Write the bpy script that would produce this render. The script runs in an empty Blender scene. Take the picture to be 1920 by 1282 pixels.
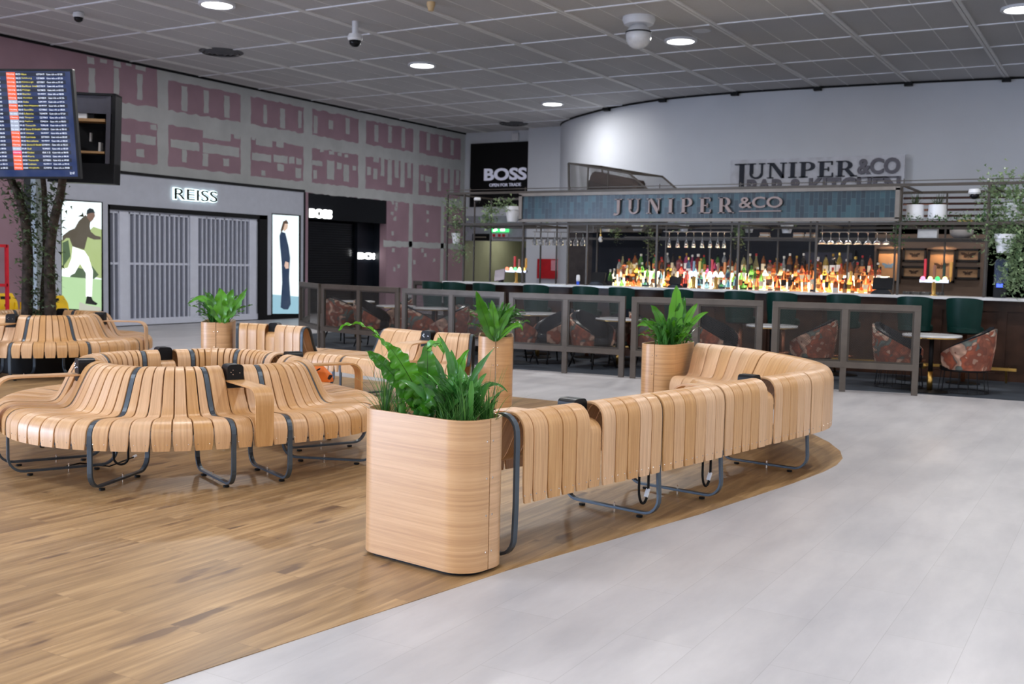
import bpy, bmesh, math, random
from mathutils import Vector, Matrix
PI = math.pi
R = math.radians
rng = random.Random(7)
S = bpy.context.scene
COL = S.collection

# ------------------------------------------------------------ camera
AX_R = Vector((0.86161875, 0.50714655, 0.02038399))
AX_U = Vector((-0.05457475, 0.05264221, 0.99712105))
AX_F = Vector((-0.50461344, 0.86025065, -0.07303491))
CAM = Vector((0, 0, 1.5))
FPX = 1990.3
cd = bpy.data.cameras.new('camera')
cam = bpy.data.objects.new('camera', cd)
COL.objects.link(cam)
m3 = Matrix((AX_R, AX_U, -AX_F)).transposed()
cam.matrix_world = Matrix.Translation(CAM) @ m3.to_4x4()
cd.sensor_width = 36.0
cd.lens = FPX / 1920 * 36.0
cd.clip_end = 200
cd.dof.use_dof = True
cd.dof.focus_distance = 5.6
cd.dof.aperture_fstop = 4.2
S.camera = cam

# ------------------------------------------------------------ light, exposure
S.view_settings.view_transform = 'Standard'
S.view_settings.look = 'None'
S.view_settings.gamma = 1.0
S.view_settings.exposure = 0.0
S.view_settings.use_curve_mapping = False
S.cycles.use_denoising = True
S.cycles.max_bounces = 8
S.cycles.transparent_max_bounces = 12
S.cycles.sample_clamp_indirect = 4.0
S.cycles.caustics_reflective = False
S.cycles.caustics_refractive = False
w = bpy.data.worlds.new('world'); S.world = w
w.use_nodes = True
w.node_tree.nodes['Background'].inputs[0].default_value = (0.6, 0.65, 0.75, 1)
w.node_tree.nodes['Background'].inputs[1].default_value = 0.05
CEIL = 5.76
LIGHT_POWER = 110.0
def lamp(x, y, z, power, size, color=(1.0, 0.985, 0.97), shape='DISK', spread=180, rot=(0, 0, 0), sy=None):
    l = bpy.data.lights.new('ceiling_lamp_light', 'AREA')
    l.shape = shape; l.size = size; l.energy = power; l.color = color; l.spread = R(spread)
    if sy: l.size_y = sy
    o = bpy.data.objects.new('ceiling_lamp_light', l); COL.objects.link(o)
    o.location = (x, y, z); o.rotation_euler = rot
    return o
LX = [-13.55, -7.63, -1.84, 4.05, 9.9]
LY = [-10.6, -4.65, 1.25, 7.15, 13.1, 19.03, 24.96]
LAMPS = []
for x in LX:
    for y in LY:
        if y > 20 and x > -10: continue
        LAMPS.append((x, y))
        lamp(x, y, CEIL - 0.075, LIGHT_POWER, 0.46)

# ------------------------------------------------------------ pixel measurements of the photo -> points in the hall
def ray(x, y):
    return AX_F + AX_R * ((x - 960) / FPX) - AX_U * ((y - 641) / FPX)
def PZ(x, y, z=0.0):
    d = ray(x, y); return CAM + d * ((z - 1.5) / d.z)
def PX(x, y, c):
    d = ray(x, y); return CAM + d * (c / d.x)
def PY(x, y, c):
    d = ray(x, y); return CAM + d * (c / d.y)
def PD(x, y, D):
    return CAM + ray(x, y) * D

# ------------------------------------------------------------ materials
MATS = {}
def srgb(r, g, b):
    f = lambda c: ((c / 255) / 12.92) if c <= 10.3 else (((c / 255) + 0.055) / 1.055) ** 2.4
    return (f(r), f(g), f(b), 1)
class NT:
    def __init__(s, name):
        s.m = bpy.data.materials.new(name); s.m.use_nodes = True
        s.t = s.m.node_tree; s.b = s.t.nodes['Principled BSDF']; s.out = s.t.nodes['Material Output']
        MATS[name] = s.m
    def n(s, typ, **kw):
        nd = s.t.nodes.new(typ)
        for k, v in kw.items():
            if k.startswith('i_'):
                nd.inputs[int(k[2:])].default_value = v
            else: setattr(nd, k, v)
        return nd
    def l(s, a, b): s.t.links.new(a, b)
    def math(s, op, a, b=None, c=None):
        nd = s.n('ShaderNodeMath', operation=op)
        for i, v in enumerate((a, b, c)):
            if v is None: continue
            if isinstance(v, (int, float)): nd.inputs[i].default_value = v
            else: s.l(v, nd.inputs[i])
        return nd.outputs[0]
    def mix(s, fac, a, b, mode='MIX'):
        nd = s.n('ShaderNodeMix', data_type='RGBA', blend_type=mode)
        for i, v in ((0, fac), (6, a), (7, b)):
            if isinstance(v, (int, float, tuple, list)): nd.inputs[i].default_value = v
            else: s.l(v, nd.inputs[i])
        return nd.outputs[2]
    def ramp(s, fac, stops):
        nd = s.n('ShaderNodeValToRGB'); s.l(fac, nd.inputs[0])
        e = nd.color_ramp.elements
        while len(e) < len(stops): e.new(0.5)
        for k, (p, c) in enumerate(stops): e[k].position = p; e[k].color = c
        return nd.outputs[0]
    def coord(s, kind='Object'):
        return s.n('ShaderNodeTexCoord').outputs[kind]
    def mapping(s, vec, scale=(1, 1, 1), rot=(0, 0, 0), loc=(0, 0, 0)):
        nd = s.n('ShaderNodeMapping'); s.l(vec, nd.inputs[0])
        nd.inputs[1].default_value = loc; nd.inputs[2].default_value = rot; nd.inputs[3].default_value = scale
        return nd.outputs[0]
    def noise(s, vec, scale, detail=4, rough=0.55, out=0):
        nd = s.n('ShaderNodeTexNoise'); s.l(vec, nd.inputs['Vector'])
        nd.inputs['Scale'].default_value = scale; nd.inputs['Detail'].default_value = detail
        nd.inputs['Roughness'].default_value = rough
        return nd.outputs[out]
    def bump(s, h, strength=0.2, dist=0.01):
        nd = s.n('ShaderNodeBump'); nd.inputs['Strength'].default_value = strength
        nd.inputs['Distance'].default_value = dist; s.l(h, nd.inputs['Height'])
        s.l(nd.outputs[0], s.b.inputs['Normal'])
    def set(s, color=None, rough=None, metal=None, spec=None):
        if color is not None:
            if isinstance(color, (tuple, list)): s.b.inputs['Base Color'].default_value = color
            else: s.l(color, s.b.inputs['Base Color'])
        if rough is not None:
            if isinstance(rough, (int, float)): s.b.inputs['Roughness'].default_value = rough
            else: s.l(rough, s.b.inputs['Roughness'])
        if metal is not None: s.b.inputs['Metallic'].default_value = metal
        if spec is not None: s.b.inputs['Specular IOR Level'].default_value = spec
        return s.m

def M(name, col=(200, 200, 200), rough=0.5, metal=0.0, var=0.06, scale=6.0, emit=None, es=1.0, spec=None):
    """a plain procedural surface with a little unevenness"""
    if name in MATS: return MATS[name]
    t = NT(name)
    c = srgb(*col)
    v = t.noise(t.coord(), scale, 3)
    lo = tuple(max(0, x * (1 - var * 2)) for x in c[:3]) + (1,)
    hi = tuple(min(1, x * (1 + var * 2)) for x in c[:3]) + (1,)
    if spec is None and max(col) < 90 and metal < 0.1: spec = 0.2
    t.set(t.ramp(v, [(0.3, lo), (0.7, hi)]), rough, metal, spec)
    if emit:
        t.b.inputs['Emission Color'].default_value = srgb(*emit)
        t.b.inputs['Emission Strength'].default_value = es
    return t.m

def mat_wood_uv(name, base, dark, light, rough, gx=70.0, gy=2.2, coat=0.25):
    """bent veneer: grain runs along the UV v axis (metres), tone differs slat to slat"""
    t = NT(name)
    uv = t.n('ShaderNodeUVMap').outputs[0]
    rnd = t.n('ShaderNodeAttribute', attribute_name='rnd').outputs['Fac']
    off = t.n('ShaderNodeCombineXYZ'); t.l(t.math('MULTIPLY', rnd, 37.0), off.inputs[0]); t.l(t.math('MULTIPLY', rnd, 91.0), off.inputs[1])
    add = t.n('ShaderNodeVectorMath', operation='ADD'); t.l(uv, add.inputs[0]); t.l(off.outputs[0], add.inputs[1])
    g = t.noise(t.mapping(add.outputs[0], (gx, gy, 1)), 1.0, 6, 0.65)
    g2 = t.noise(t.mapping(add.outputs[0], (gx * 0.16, gy * 0.35, 1)), 1.0, 3, 0.5)
    pore = t.noise(t.mapping(add.outputs[0], (gx * 5, gy * 6, 1)), 1.0, 2, 0.5)
    c = t.ramp(g, [(0.30, srgb(*dark)), (0.5, srgb(*base)), (0.72, srgb(*light))])
    c = t.mix(t.math('MULTIPLY', g2, 0.45), c, srgb(*light))
    c = t.mix(t.math('MULTIPLY', t.math('GREATER_THAN', pore, 0.62), 0.22), c, srgb(*dark))
    h = t.n('ShaderNodeHueSaturation'); t.l(c, h.inputs['Color'])
    t.l(t.math('MULTIPLY_ADD', rnd, 0.2, 0.89), h.inputs['Value'])
    t.l(t.math('MULTIPLY_ADD', rnd, -0.25, 1.12), h.inputs['Saturation'])
    t.set(h.outputs[0], rough)
    t.b.inputs['Coat Weight'].default_value = coat
    t.b.inputs['Coat Roughness'].default_value = 0.36
    t.bump(g, 0.06, 0.002)
    return t.m
M_SLAT = mat_wood_uv('bent_oak_veneer', (196, 152, 106), (172, 126, 82), (216, 174, 128), 0.42)
M_PLANTER = mat_wood_uv('planter_oak_veneer', (194, 149, 102), (168, 122, 78), (214, 171, 126), 0.42, gx=62, gy=0.9, coat=0.8)

def mat_floor_wood():
    t = NT('oak_vinyl_planks')
    co = t.coord()
    br = t.n('ShaderNodeTexBrick', offset=0.37, offset_frequency=2)
    t.l(t.mapping(co, (1, 1, 1), (0, 0, PI / 2)), br.inputs['Vector'])
    br.inputs['Color1'].default_value = (0, 0, 0, 1); br.inputs['Color2'].default_value = (1, 1, 1, 1)
    br.inputs['Mortar'].default_value = (0.5, 0.5, 0.5, 1)
    br.inputs['Scale'].default_value = 1.0; br.inputs['Mortar Size'].default_value = 0.0012
    br.inputs['Brick Width'].default_value = 1.25; br.inputs['Row Height'].default_value = 0.185
    br.inputs['Bias'].default_value = 0.0
    sep = t.n('ShaderNodeSeparateColor'); t.l(br.outputs[0], sep.inputs[0])
    r = sep.outputs[0]
    off = t.n('ShaderNodeCombineXYZ'); t.l(t.math('MULTIPLY', r, 17.0), off.inputs[0]); t.l(t.math('MULTIPLY', r, 53.0), off.inputs[1])
    add = t.n('ShaderNodeVectorMath', operation='ADD'); t.l(co, add.inputs[0]); t.l(off.outputs[0], add.inputs[1])
    g = t.noise(t.mapping(add.outputs[0], (26, 1.3, 1)), 1.0, 7, 0.62)
    g3 = t.noise(t.mapping(add.outputs[0], (7, 0.9, 1)), 1.0, 4, 0.55)
    kn = t.noise(t.mapping(add.outputs[0], (6.0, 1.6, 1)), 1.0, 3, 0.5)
    c = t.ramp(g, [(0.25, srgb(104, 78, 50)), (0.5, srgb(156, 124, 84)), (0.75, srgb(190, 158, 116))])
    c = t.mix(t.math('MULTIPLY', g3, 0.25), c, srgb(176, 144, 104))
    c = t.mix(t.ramp(g3, [(0.36, (0.6, 0.6, 0.6, 1)), (0.52, (0, 0, 0, 1))]), c, srgb(108, 80, 52))
    c = t.mix(t.ramp(kn, [(0.3, (0.8, 0.8, 0.8, 1)), (0.37, (0, 0, 0, 1))]), c, srgb(84, 60, 44))
    h = t.n('ShaderNodeHueSaturation'); t.l(c, h.inputs['Color'])
    t.l(t.math('MULTIPLY_ADD', r, 0.16, 0.92), h.inputs['Value'])
    c = t.mix(t.math('MULTIPLY', br.outputs[1], 0.45), h.outputs[0], srgb(90, 66, 44))
    t.set(c, t.math('MULTIPLY_ADD', g, 0.12, 0.33))
    t.bump(g, 0.05, 0.002)
    return t.m
def mat_floor_tile():
    t = NT('pale_grey_vinyl_tile')
    co = t.coord()
    br = t.n('ShaderNodeTexBrick', offset=0.5, offset_frequency=2)
    t.l(t.mapping(co, (1, 1, 1), (0, 0, PI / 2), (0.25, 0.215, 0)), br.inputs['Vector'])
    br.inputs['Color1'].default_value = (0, 0, 0, 1); br.inputs['Color2'].default_value = (1, 1, 1, 1)
    br.inputs['Mortar'].default_value = (0.5, 0.5, 0.5, 1)
    br.inputs['Scale'].default_value = 1.0; br.inputs['Mortar Size'].default_value = 0.0014
    br.inputs['Brick Width'].default_value = 1.22; br.inputs['Row Height'].default_value = 0.305
    sep = t.n('ShaderNodeSeparateColor'); t.l(br.outputs[0], sep.inputs[0])
    r = sep.outputs[0]
    g = t.noise(t.mapping(co, (3.2, 0.9, 1)), 1.0, 6, 0.6)
    g2 = t.noise(t.mapping(co, (30, 14, 1)), 1.0, 4, 0.6)
    c = t.ramp(g, [(0.3, srgb(164, 163, 167)), (0.7, srgb(192, 190, 192))])
    c = t.mix(t.math('MULTIPLY', g2, 0.12), c, srgb(150, 148, 150))
    h = t.n('ShaderNodeHueSaturation'); t.l(c, h.inputs['Color'])
    t.l(t.math('MULTIPLY_ADD', r, 0.06, 0.965), h.inputs['Value'])
    c = t.mix(t.math('MULTIPLY', br.outputs[1], 0.4), h.outputs[0], srgb(120, 118, 118))
    t.set(c, 0.38)
    return t.m
def mat_ceiling():
    t = NT('perforated_metal_ceiling_tile')
    co = t.coord()
    v = t.n('ShaderNodeTexVoronoi'); t.l(t.mapping(co, (60, 60, 1)), v.inputs['Vector']); v.inputs['Scale'].default_value = 1
    g = t.noise(co, 0.35, 3)
    c = t.ramp(g, [(0.3, srgb(182, 181, 182)), (0.7, srgb(194, 192, 193))])
    c = t.mix(t.ramp(v.outputs[0], [(0.18, (0.4, 0.4, 0.4, 1)), (0.3, (0, 0, 0, 1))]), c, srgb(110, 110, 112))
    t.set(c, 0.7)
    return t.m
def mat_mesh(name, col, cell=0.016, open_=0.6):
    """fine expanded metal: two families of thin diagonal wires, open in between"""
    t = NT(name)
    sp = t.n('ShaderNodeSeparateXYZ'); t.l(t.coord('UV'), sp.inputs[0])
    a = t.math('ADD', t.math('MULTIPLY', sp.outputs[0], 1 / cell), t.math('MULTIPLY', sp.outputs[1], 0.6 / cell))
    b = t.math('SUBTRACT', t.math('MULTIPLY', sp.outputs[0], 1 / cell), t.math('MULTIPLY', sp.outputs[1], 0.6 / cell))
    fa = t.math('GREATER_THAN', t.math('FRACT', a), open_ + 0.2)
    fb = t.math('GREATER_THAN', t.math('FRACT', b), open_ + 0.2)
    f = t.math('MAXIMUM', fa, fb)
    tr = t.n('ShaderNodeBsdfTransparent'); mx = t.n('ShaderNodeMixShader')
    t.l(f, mx.inputs[0]); t.l(tr.outputs[0], mx.inputs[1]); t.l(t.b.outputs[0], mx.inputs[2]); t.l(mx.outputs[0], t.out.inputs[0])
    return t.set(srgb(*col), 0.5, 0.2)
def mat_floral():
    t = NT('floral_upholstery')
    co = t.coord()
    v = t.n('ShaderNodeTexVoronoi'); v.inputs['Scale'].default_value = 7.5
    wv = t.n('ShaderNodeVectorMath', operation='ADD'); t.l(co, wv.inputs[0])
    nz = t.noise(co, 3, 2, out=1); t.l(nz, wv.inputs[1]); t.l(wv.outputs[0], v.inputs['Vector'])
    sp = t.n('ShaderNodeSeparateColor'); t.l(v.outputs['Color'], sp.inputs[0])
    c = t.ramp(sp.outputs[0], [(0.0, srgb(158, 80, 52)), (0.25, srgb(168, 96, 70)), (0.4, srgb(206, 164, 140)), (0.6, srgb(140, 76, 54)), (0.78, srgb(96, 108, 102)), (0.92, srgb(210, 190, 170))])
    for nd in t.t.nodes:
        if nd.bl_idname == 'ShaderNodeValToRGB': nd.color_ramp.interpolation = 'CONSTANT'
    c = t.mix(t.ramp(v.outputs[0], [(0.2, (0, 0, 0, 1)), (0.6, (0.55, 0.55, 0.55, 1))]), c, srgb(60, 40, 36))
    return t.set(c, 0.7)
def mat_teal():
    t = NT('glazed_teal_tiles')
    uv = t.coord('UV')
    br = t.n('ShaderNodeTexBrick', offset=0.5)
    t.l(t.mapping(uv, (1, 1, 1), (0, 0, PI / 2)), br.inputs['Vector'])
    br.inputs['Color1'].default_value = (0, 0, 0, 1); br.inputs['Color2'].default_value = (1, 1, 1, 1); br.inputs['Mortar'].default_value = (0.5, 0.5, 0.5, 1)
    br.inputs['Scale'].default_value = 1; br.inputs['Brick Width'].default_value = 0.2; br.inputs['Row Height'].default_value = 0.068; br.inputs['Mortar Size'].default_value = 0.003
    sp = t.n('ShaderNodeSeparateColor'); t.l(br.outputs[0], sp.inputs[0])
    c = t.ramp(sp.outputs[0], [(0, srgb(8, 26, 36)), (0.5, srgb(18, 44, 56)), (1, srgb(44, 78, 86))])
    nz = t.noise(t.mapping(uv, (9, 9, 9)), 1, 3)
    c = t.mix(t.math('MULTIPLY', nz, 0.5), c, srgb(18, 42, 56))
    c = t.mix(t.math('MULTIPLY', br.outputs[1], 0.7), c, srgb(70, 88, 92))
    t.set(c, 0.3, None, 0.35)
    t.bump(nz, 0.25, 0.01)
    return t.m
def mat_leaf(name, dark, light, rough=0.32, transl=0.35):
    t = NT(name)
    rnd = t.n('ShaderNodeAttribute', attribute_name='rnd').outputs['Fac']
    nz = t.noise(t.coord(), 9, 3)
    f = t.math('MULTIPLY_ADD', nz, 0.6, t.math('MULTIPLY', rnd, 0.55))
    c = t.ramp(f, [(0.25, srgb(*dark)), (0.8, srgb(*light))])
    t.set(c, rough)
    tr = t.n('ShaderNodeBsdfTranslucent'); mx = t.n('ShaderNodeMixShader'); mx.inputs[0].default_value = transl
    cc = t.mix(0.5, c, srgb(*light)); t.l(cc, tr.inputs[0])
    t.l(t.b.outputs[0], mx.inputs[1]); t.l(tr.outputs[0], mx.inputs[2]); t.l(mx.outputs[0], t.out.inputs[0])
    return t.m
def mat_glass(name, col, rough=0.05, trans=0.85):
    t = NT(name)
    nz = t.noise(t.coord(), 14, 2)
    c = t.mix(t.math('MULTIPLY', nz, 0.2), srgb(*col), (1, 1, 1, 1))
    t.set(c, rough)
    t.b.inputs['Transmission Weight'].default_value = trans
    t.b.inputs['IOR'].default_value = 1.35
    return t.m
def mat_emit(name, col, strength):
    t = NT(name)
    nz = t.noise(t.coord(), 3, 2)
    c = t.mix(t.math('MULTIPLY', nz, 0.1), srgb(*col), (1, 1, 1, 1))
    e = t.n('ShaderNodeEmission'); t.l(c, e.inputs[0]); e.inputs[1].default_value = strength
    t.l(e.outputs[0], t.out.inputs[0])
    return t.m
M_FWOOD = mat_floor_wood(); M_FTILE = mat_floor_tile(); M_CEIL = mat_ceiling()
M_FLORAL = mat_floral(); M_TEAL = mat_teal()
M_STEEL = M('grey_painted_steel', (72, 82, 92), 0.38, 0.5, 0.05)
M_BLACK = M('black_plastic', (22, 23, 26), 0.35)
M_RUBBER = M('black_rubber', (16, 16, 17), 0.6)
M_RIVET = M('polished_rivet', (225, 215, 205), 0.2, 1.0)
M_SOIL = M('potting_soil', (92, 84, 78), 0.95, 0, 0.45, 70)
M_WALL = M('white_painted_plaster', (206, 210, 218), 0.6, 0, 0.02, 0.7)
M_BRONZE = M('bronze_painted_steel', (92, 84, 77), 0.42, 0.35)
M_BRONZE2 = M('dark_bronze_steel', (66, 60, 54), 0.45, 0.4)
M_BRASS = M('brushed_brass', (190, 152, 84), 0.28, 1.0)
M_GREEN = M('dark_green_leather', (6, 42, 37), 0.4)
M_NAVY = M('dark_navy_leather', (20, 26, 34), 0.25)
M_WALNUT = M('dark_walnut_panel', (74, 52, 42), 0.4, 0, 0.2, 4)
M_MARBLE = M('white_marble_top', (206, 206, 208), 0.2, 0, 0.05, 5)
M_POT = M('white_glazed_pot', (222, 224, 230), 0.35, 0, 0.02)
M_WHITE = M('white_plastic', (215, 217, 222), 0.4, 0, 0.02)
M_BLK = M('matt_black_panel', (14, 14, 16), 0.5)
M_DARKW = M('dark_navy_bar_wall', (16, 19, 28), 0.6)
M_LEAFB = mat_leaf('bright_fern_leaf', (30, 88, 16), (92, 164, 40))
M_LEAFD = mat_leaf('dark_glossy_leaf', (26, 78, 28), (92, 156, 74), 0.25, 0.2)
M_RIB = M('dark_leaf_midrib', (40, 66, 24), 0.5)
M_GRASS = mat_leaf('grass_blade', (30, 76, 28), (92, 146, 66), 0.5, 0.2)
M_IVY = mat_leaf('ivy_leaf', (60, 92, 58), (160, 182, 136), 0.5, 0.2)
M_IVYD = mat_leaf('dark_ivy_leaf', (26, 38, 24), (74, 92, 58), 0.6, 0.1)
M_GLASS = mat_glass('clear_glass', (235, 240, 245), 0.03, 0.9)

# ------------------------------------------------------------ mesh helpers
class MB:
    def __init__(s): s.v = []; s.f = []; s.mi = []; s.uv = []; s.rnd = []; s.cur = 0; s.cr = 0.5; s.has_uv = False
    def add(s, vs, fs, uvs=None):
        o = len(s.v); s.v += [tuple(x) for x in vs]
        for k, f in enumerate(fs):
            s.f.append(tuple(i + o for i in f)); s.mi.append(s.cur); s.rnd.append(s.cr)
            s.uv.append([uvs[i] for i in f] if uvs else [(0, 0)] * len(f))
        if uvs: s.has_uv = True
    def box(s, c, size, rot=None):
        hx, hy, hz = size[0] / 2, size[1] / 2, size[2] / 2
        vs = [Vector((x, y, z)) for x in (-hx, hx) for y in (-hy, hy) for z in (-hz, hz)]
        if rot is not None:
            mt = rot if isinstance(rot, Matrix) else Matrix.Rotation(rot, 3, 'Z')
            vs = [mt @ v for v in vs]
        c = Vector(c); vs = [v + c for v in vs]
        s.add(vs, [(0, 1, 3, 2), (4, 6, 7, 5), (0, 4, 5, 1), (2, 3, 7, 6), (0, 2, 6, 4), (1, 5, 7, 3)])
    def span(s, a, b):
        s.box(((a[0] + b[0]) / 2, (a[1] + b[1]) / 2, (a[2] + b[2]) / 2), (abs(a[0] - b[0]), abs(a[1] - b[1]), abs(a[2] - b[2])))
    def bar(s, a, b, w, h=None, up=(0, 0, 1)):
        a = Vector(a); b = Vector(b); h = h or w
        d = b - a; L = d.length
        if L < 1e-6: return
        d.normalize(); u = Vector(up)
        if abs(d.dot(u)) > 0.98: u = Vector((1, 0, 0))
        x = d.cross(u).normalized(); y = x.cross(d).normalized()
        vs = []
        for p in (a, b):
            for sx, sy in ((-1, -1), (1, -1), (1, 1), (-1, 1)): vs.append(p + x * sx * w / 2 + y * sy * h / 2)
        s.add(vs, [(3, 2, 1, 0), (4, 5, 6, 7), (0, 1, 5, 4), (1, 2, 6, 5), (2, 3, 7, 6), (3, 0, 4, 7)])
    def tube(s, pts, r, n=8, closed=False, cap=True):
        pts = [Vector(p) for p in pts]; N = len(pts)
        rr = r if isinstance(r, (list, tuple)) else [r] * N
        o = []; prev = None
        for i, p in enumerate(pts):
            a = pts[i - 1] if (i > 0 or closed) else pts[i]
            b = pts[(i + 1) % N] if (i < N - 1 or closed) else pts[i]
            t = (b - a).normalized()
            if prev is None:
                u = Vector((0, 0, 1)) if abs(t.z) < 0.9 else Vector((1, 0, 0))
                x = t.cross(u).normalized()
            else: x = (prev - t * prev.dot(t)).normalized()
            prev = x; y = t.cross(x)
            for k in range(n):
                q = 2 * PI * k / n; o.append(p + (x * math.cos(q) + y * math.sin(q)) * rr[i])
        fs = []
        for i in range(N if closed else N - 1):
            j = (i + 1) % N
            for k in range(n):
                l = (k + 1) % n; fs.append((i * n + k, i * n + l, j * n + l, j * n + k))
        if cap and not closed:
            fs.append(tuple(range(n - 1, -1, -1))); fs.append(tuple((N - 1) * n + k for k in range(n)))
        s.add(o, fs)
    def lathe(s, prof, c=(0, 0, 0), n=20, cap=True, axis='Z'):
        vs = []; c = Vector(c)
        for r, z in prof:
            for k in range(n):
                q = 2 * PI * k / n
                if axis == 'Z': p = Vector((r * math.cos(q), r * math.sin(q), z))
                else: p = Vector((r * math.cos(q), z, r * math.sin(q)))
                vs.append(c + p)
        fs = []
        for i in range(len(prof) - 1):
            for k in range(n):
                l = (k + 1) % n
                f = (i * n + k, i * n + l, (i + 1) * n + l, (i + 1) * n + k)
                fs.append(f if axis == 'Z' else f[::-1])
        if cap:
            fs.append(tuple(range(n - 1, -1, -1))); fs.append(tuple((len(prof) - 1) * n + k for k in range(n)))
        s.add(vs, fs)
    def prism(s, poly, fn, t0, t1):
        """poly of 2D points, fn(x, y, t) -> 3D"""
        n = len(poly)
        vs = [fn(x, y, t0) for x, y in poly] + [fn(x, y, t1) for x, y in poly]
        fs = [tuple(range(n - 1, -1, -1)), tuple(range(n, 2 * n))]
        for i in range(n):
            j = (i + 1) % n; fs.append((i, j, n + j, n + i))
        s.add(vs, fs)
    def build(s, name, mats, parent=None, smooth=False, bevel=0, loc=None, rotz=0, inv=None, autosm=None):
        me = bpy.data.meshes.new(name)
        me.from_pydata(s.v, [], s.f)
        if not isinstance(mats, (list, tuple)): mats = [mats]
        for m in mats: me.materials.append(m)
        if len(mats) > 1: me.polygons.foreach_set('material_index', s.mi)
        if s.has_uv:
            ul = me.uv_layers.new(name='UVMap'); k = 0
            flat = [c for f in s.uv for uv in f for c in uv]
            if len(flat) == 2 * len(me.loops): ul.data.foreach_set('uv', flat)
        at = me.attributes.new('rnd', 'FLOAT', 'FACE'); at.data.foreach_set('value', s.rnd)
        if smooth: me.polygons.foreach_set('use_smooth', [True] * len(me.polygons))
        me.validate(); me.update()
        if autosm: me.set_sharp_from_angle(angle=R(autosm))
        o = bpy.data.objects.new(name, me); COL.objects.link(o)
        if parent is not None:
            o.parent = parent
            if inv: o.matrix_parent_inverse = inv
        if loc is not None: o.location = loc
        o.rotation_euler.z = rotz
        if bevel:
            b = o.modifiers.new('bevel', 'BEVEL'); b.width = bevel; b.segments = 2; b.limit_method = 'ANGLE'; b.angle_limit = R(40)
        return o
def tag(o, label=None, cat=None, group=None, kind=None):
    if label: o['label'] = label
    if cat: o['category'] = cat
    if group: o['group'] = group
    if kind: o['kind'] = kind
    return o
def thing(name, label, cat, loc=(0, 0, 0), rz=0.0, group=None):
    o = bpy.data.objects.new(name, None); COL.objects.link(o); o.empty_display_size = 0.1
    o.location = loc; o.rotation_euler = (0, 0, rz)
    return tag(o, label, cat, group)
def struct(o): return tag(o, kind='structure')
def dup(root, loc, rz, label=None, group=None):
    r = root.copy(); COL.objects.link(r); r.location = loc; r.rotation_euler = (0, 0, rz)
    if label: r['label'] = label
    if group: r['group'] = group
    for ch in list(root.children):
        c = ch.copy(); COL.objects.link(c); c.parent = r
        for g in list(ch.children):
            d = g.copy(); COL.objects.link(d); d.parent = c
    return r
def local(parent_loc):
    p = Vector(parent_loc)
    return lambda v: Vector(v) - p
def text_mesh(s, font_bold=0.0, extrude=0.01):
    cu = bpy.data.curves.new('lettering', 'FONT'); cu.body = s; cu.size = 1.0; cu.extrude = extrude; cu.offset = font_bold
    cu.resolution_u = 4
    o = bpy.data.objects.new('lettering', cu); COL.objects.link(o)
    dg = bpy.context.evaluated_depsgraph_get(); dg.update()
    me = bpy.data.meshes.new_from_object(o.evaluated_get(dg))
    bpy.data.objects.remove(o); 
    vs = [v.co.copy() for v in me.vertices]; fs = [tuple(p.vertices) for p in me.polygons]
    bpy.data.meshes.remove(me)
    return vs, fs
def put_text(mb, s, org, ux, uy, height, width=None, bold=0.0, depth=0.01, exact=False):
    """lettering whose lower left corner is at org; ux, uy unit vectors of the reading directions"""
    vs, fs = text_mesh(s, bold, 0.5)
    if not vs: return
    x0 = min(v.x for v in vs); x1 = max(v.x for v in vs); y0 = min(v.y for v in vs); y1 = max(v.y for v in vs)
    if exact: x0 += bold; x1 -= bold; y0 += bold; y1 -= bold
    sy = height / (y1 - y0); sx = (width / (x1 - x0)) if width else sy
    ux = Vector(ux); uy = Vector(uy); nz = ux.cross(uy)
    org = Vector(org)
    out = [org + ux * ((v.x - x0) * sx) + uy * ((v.y - y0) * sy) + nz * ((v.z + 0.5) * depth) for v in vs]
    mb.add(out, fs)
# ============================================================ FLOOR
XL, XR_, YB, YF = -19.3, 12.0, -13.5, 29.6
mb = MB(); mb.span((XL - 1.5, YB, -0.12), (XR_, YF + 8, 0.0))
struct(mb.build('floor', M_FTILE))
isl = [(-3.3, -2.0), (-3.05, 1.0), (-2.883, 2.543), (-2.728, 3.53), (-2.648, 4.03), (-2.589, 4.41), (-2.40, 5.31), (-2.225, 6.11), (-2.019, 7.37),
       (-1.945, 7.95), (-1.93, 8.3), (-1.96, 8.62), (-2.06, 8.96), (-2.25, 9.36), (-2.5, 9.75), (-2.85, 10.1), (-3.3, 10.32), (-4.0, 10.4), (-5.3, 10.3),
       (-6.6, 10.35), (-8.3, 10.62), (-9.2, 10.75), (-11.2, 10.9), (-13.0, 10.75), (-14.2, 10.1), (-14.9, 9.0), (-15.1, 7.6), (-14.9, 4.0), (-14.0, -2.0)]
mb = MB(); mb.prism(isl, lambda x, y, t: (x, y, t), 0.0, 0.003)
struct(mb.build('floor_wood_inlay', M_FWOOD))
M_CARPET = M('dark_blue_grey_bar_floor', (56, 62, 70), 0.55, 0, 0.15, 3)
mb = MB(); mb.prism([(-12.3, 14.2), (-10.2, 13.55), (-7.7, 13.12), (-4.2, 13.45), (-2.2, 13.85), (XR_, 14.5), (XR_, 24), (-14.5, 24), (-14.5, 16.4)], lambda x, y, t: (x, y, t), 0.0, 0.003)
struct(mb.build('floor_bar_area', M_CARPET))

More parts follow.
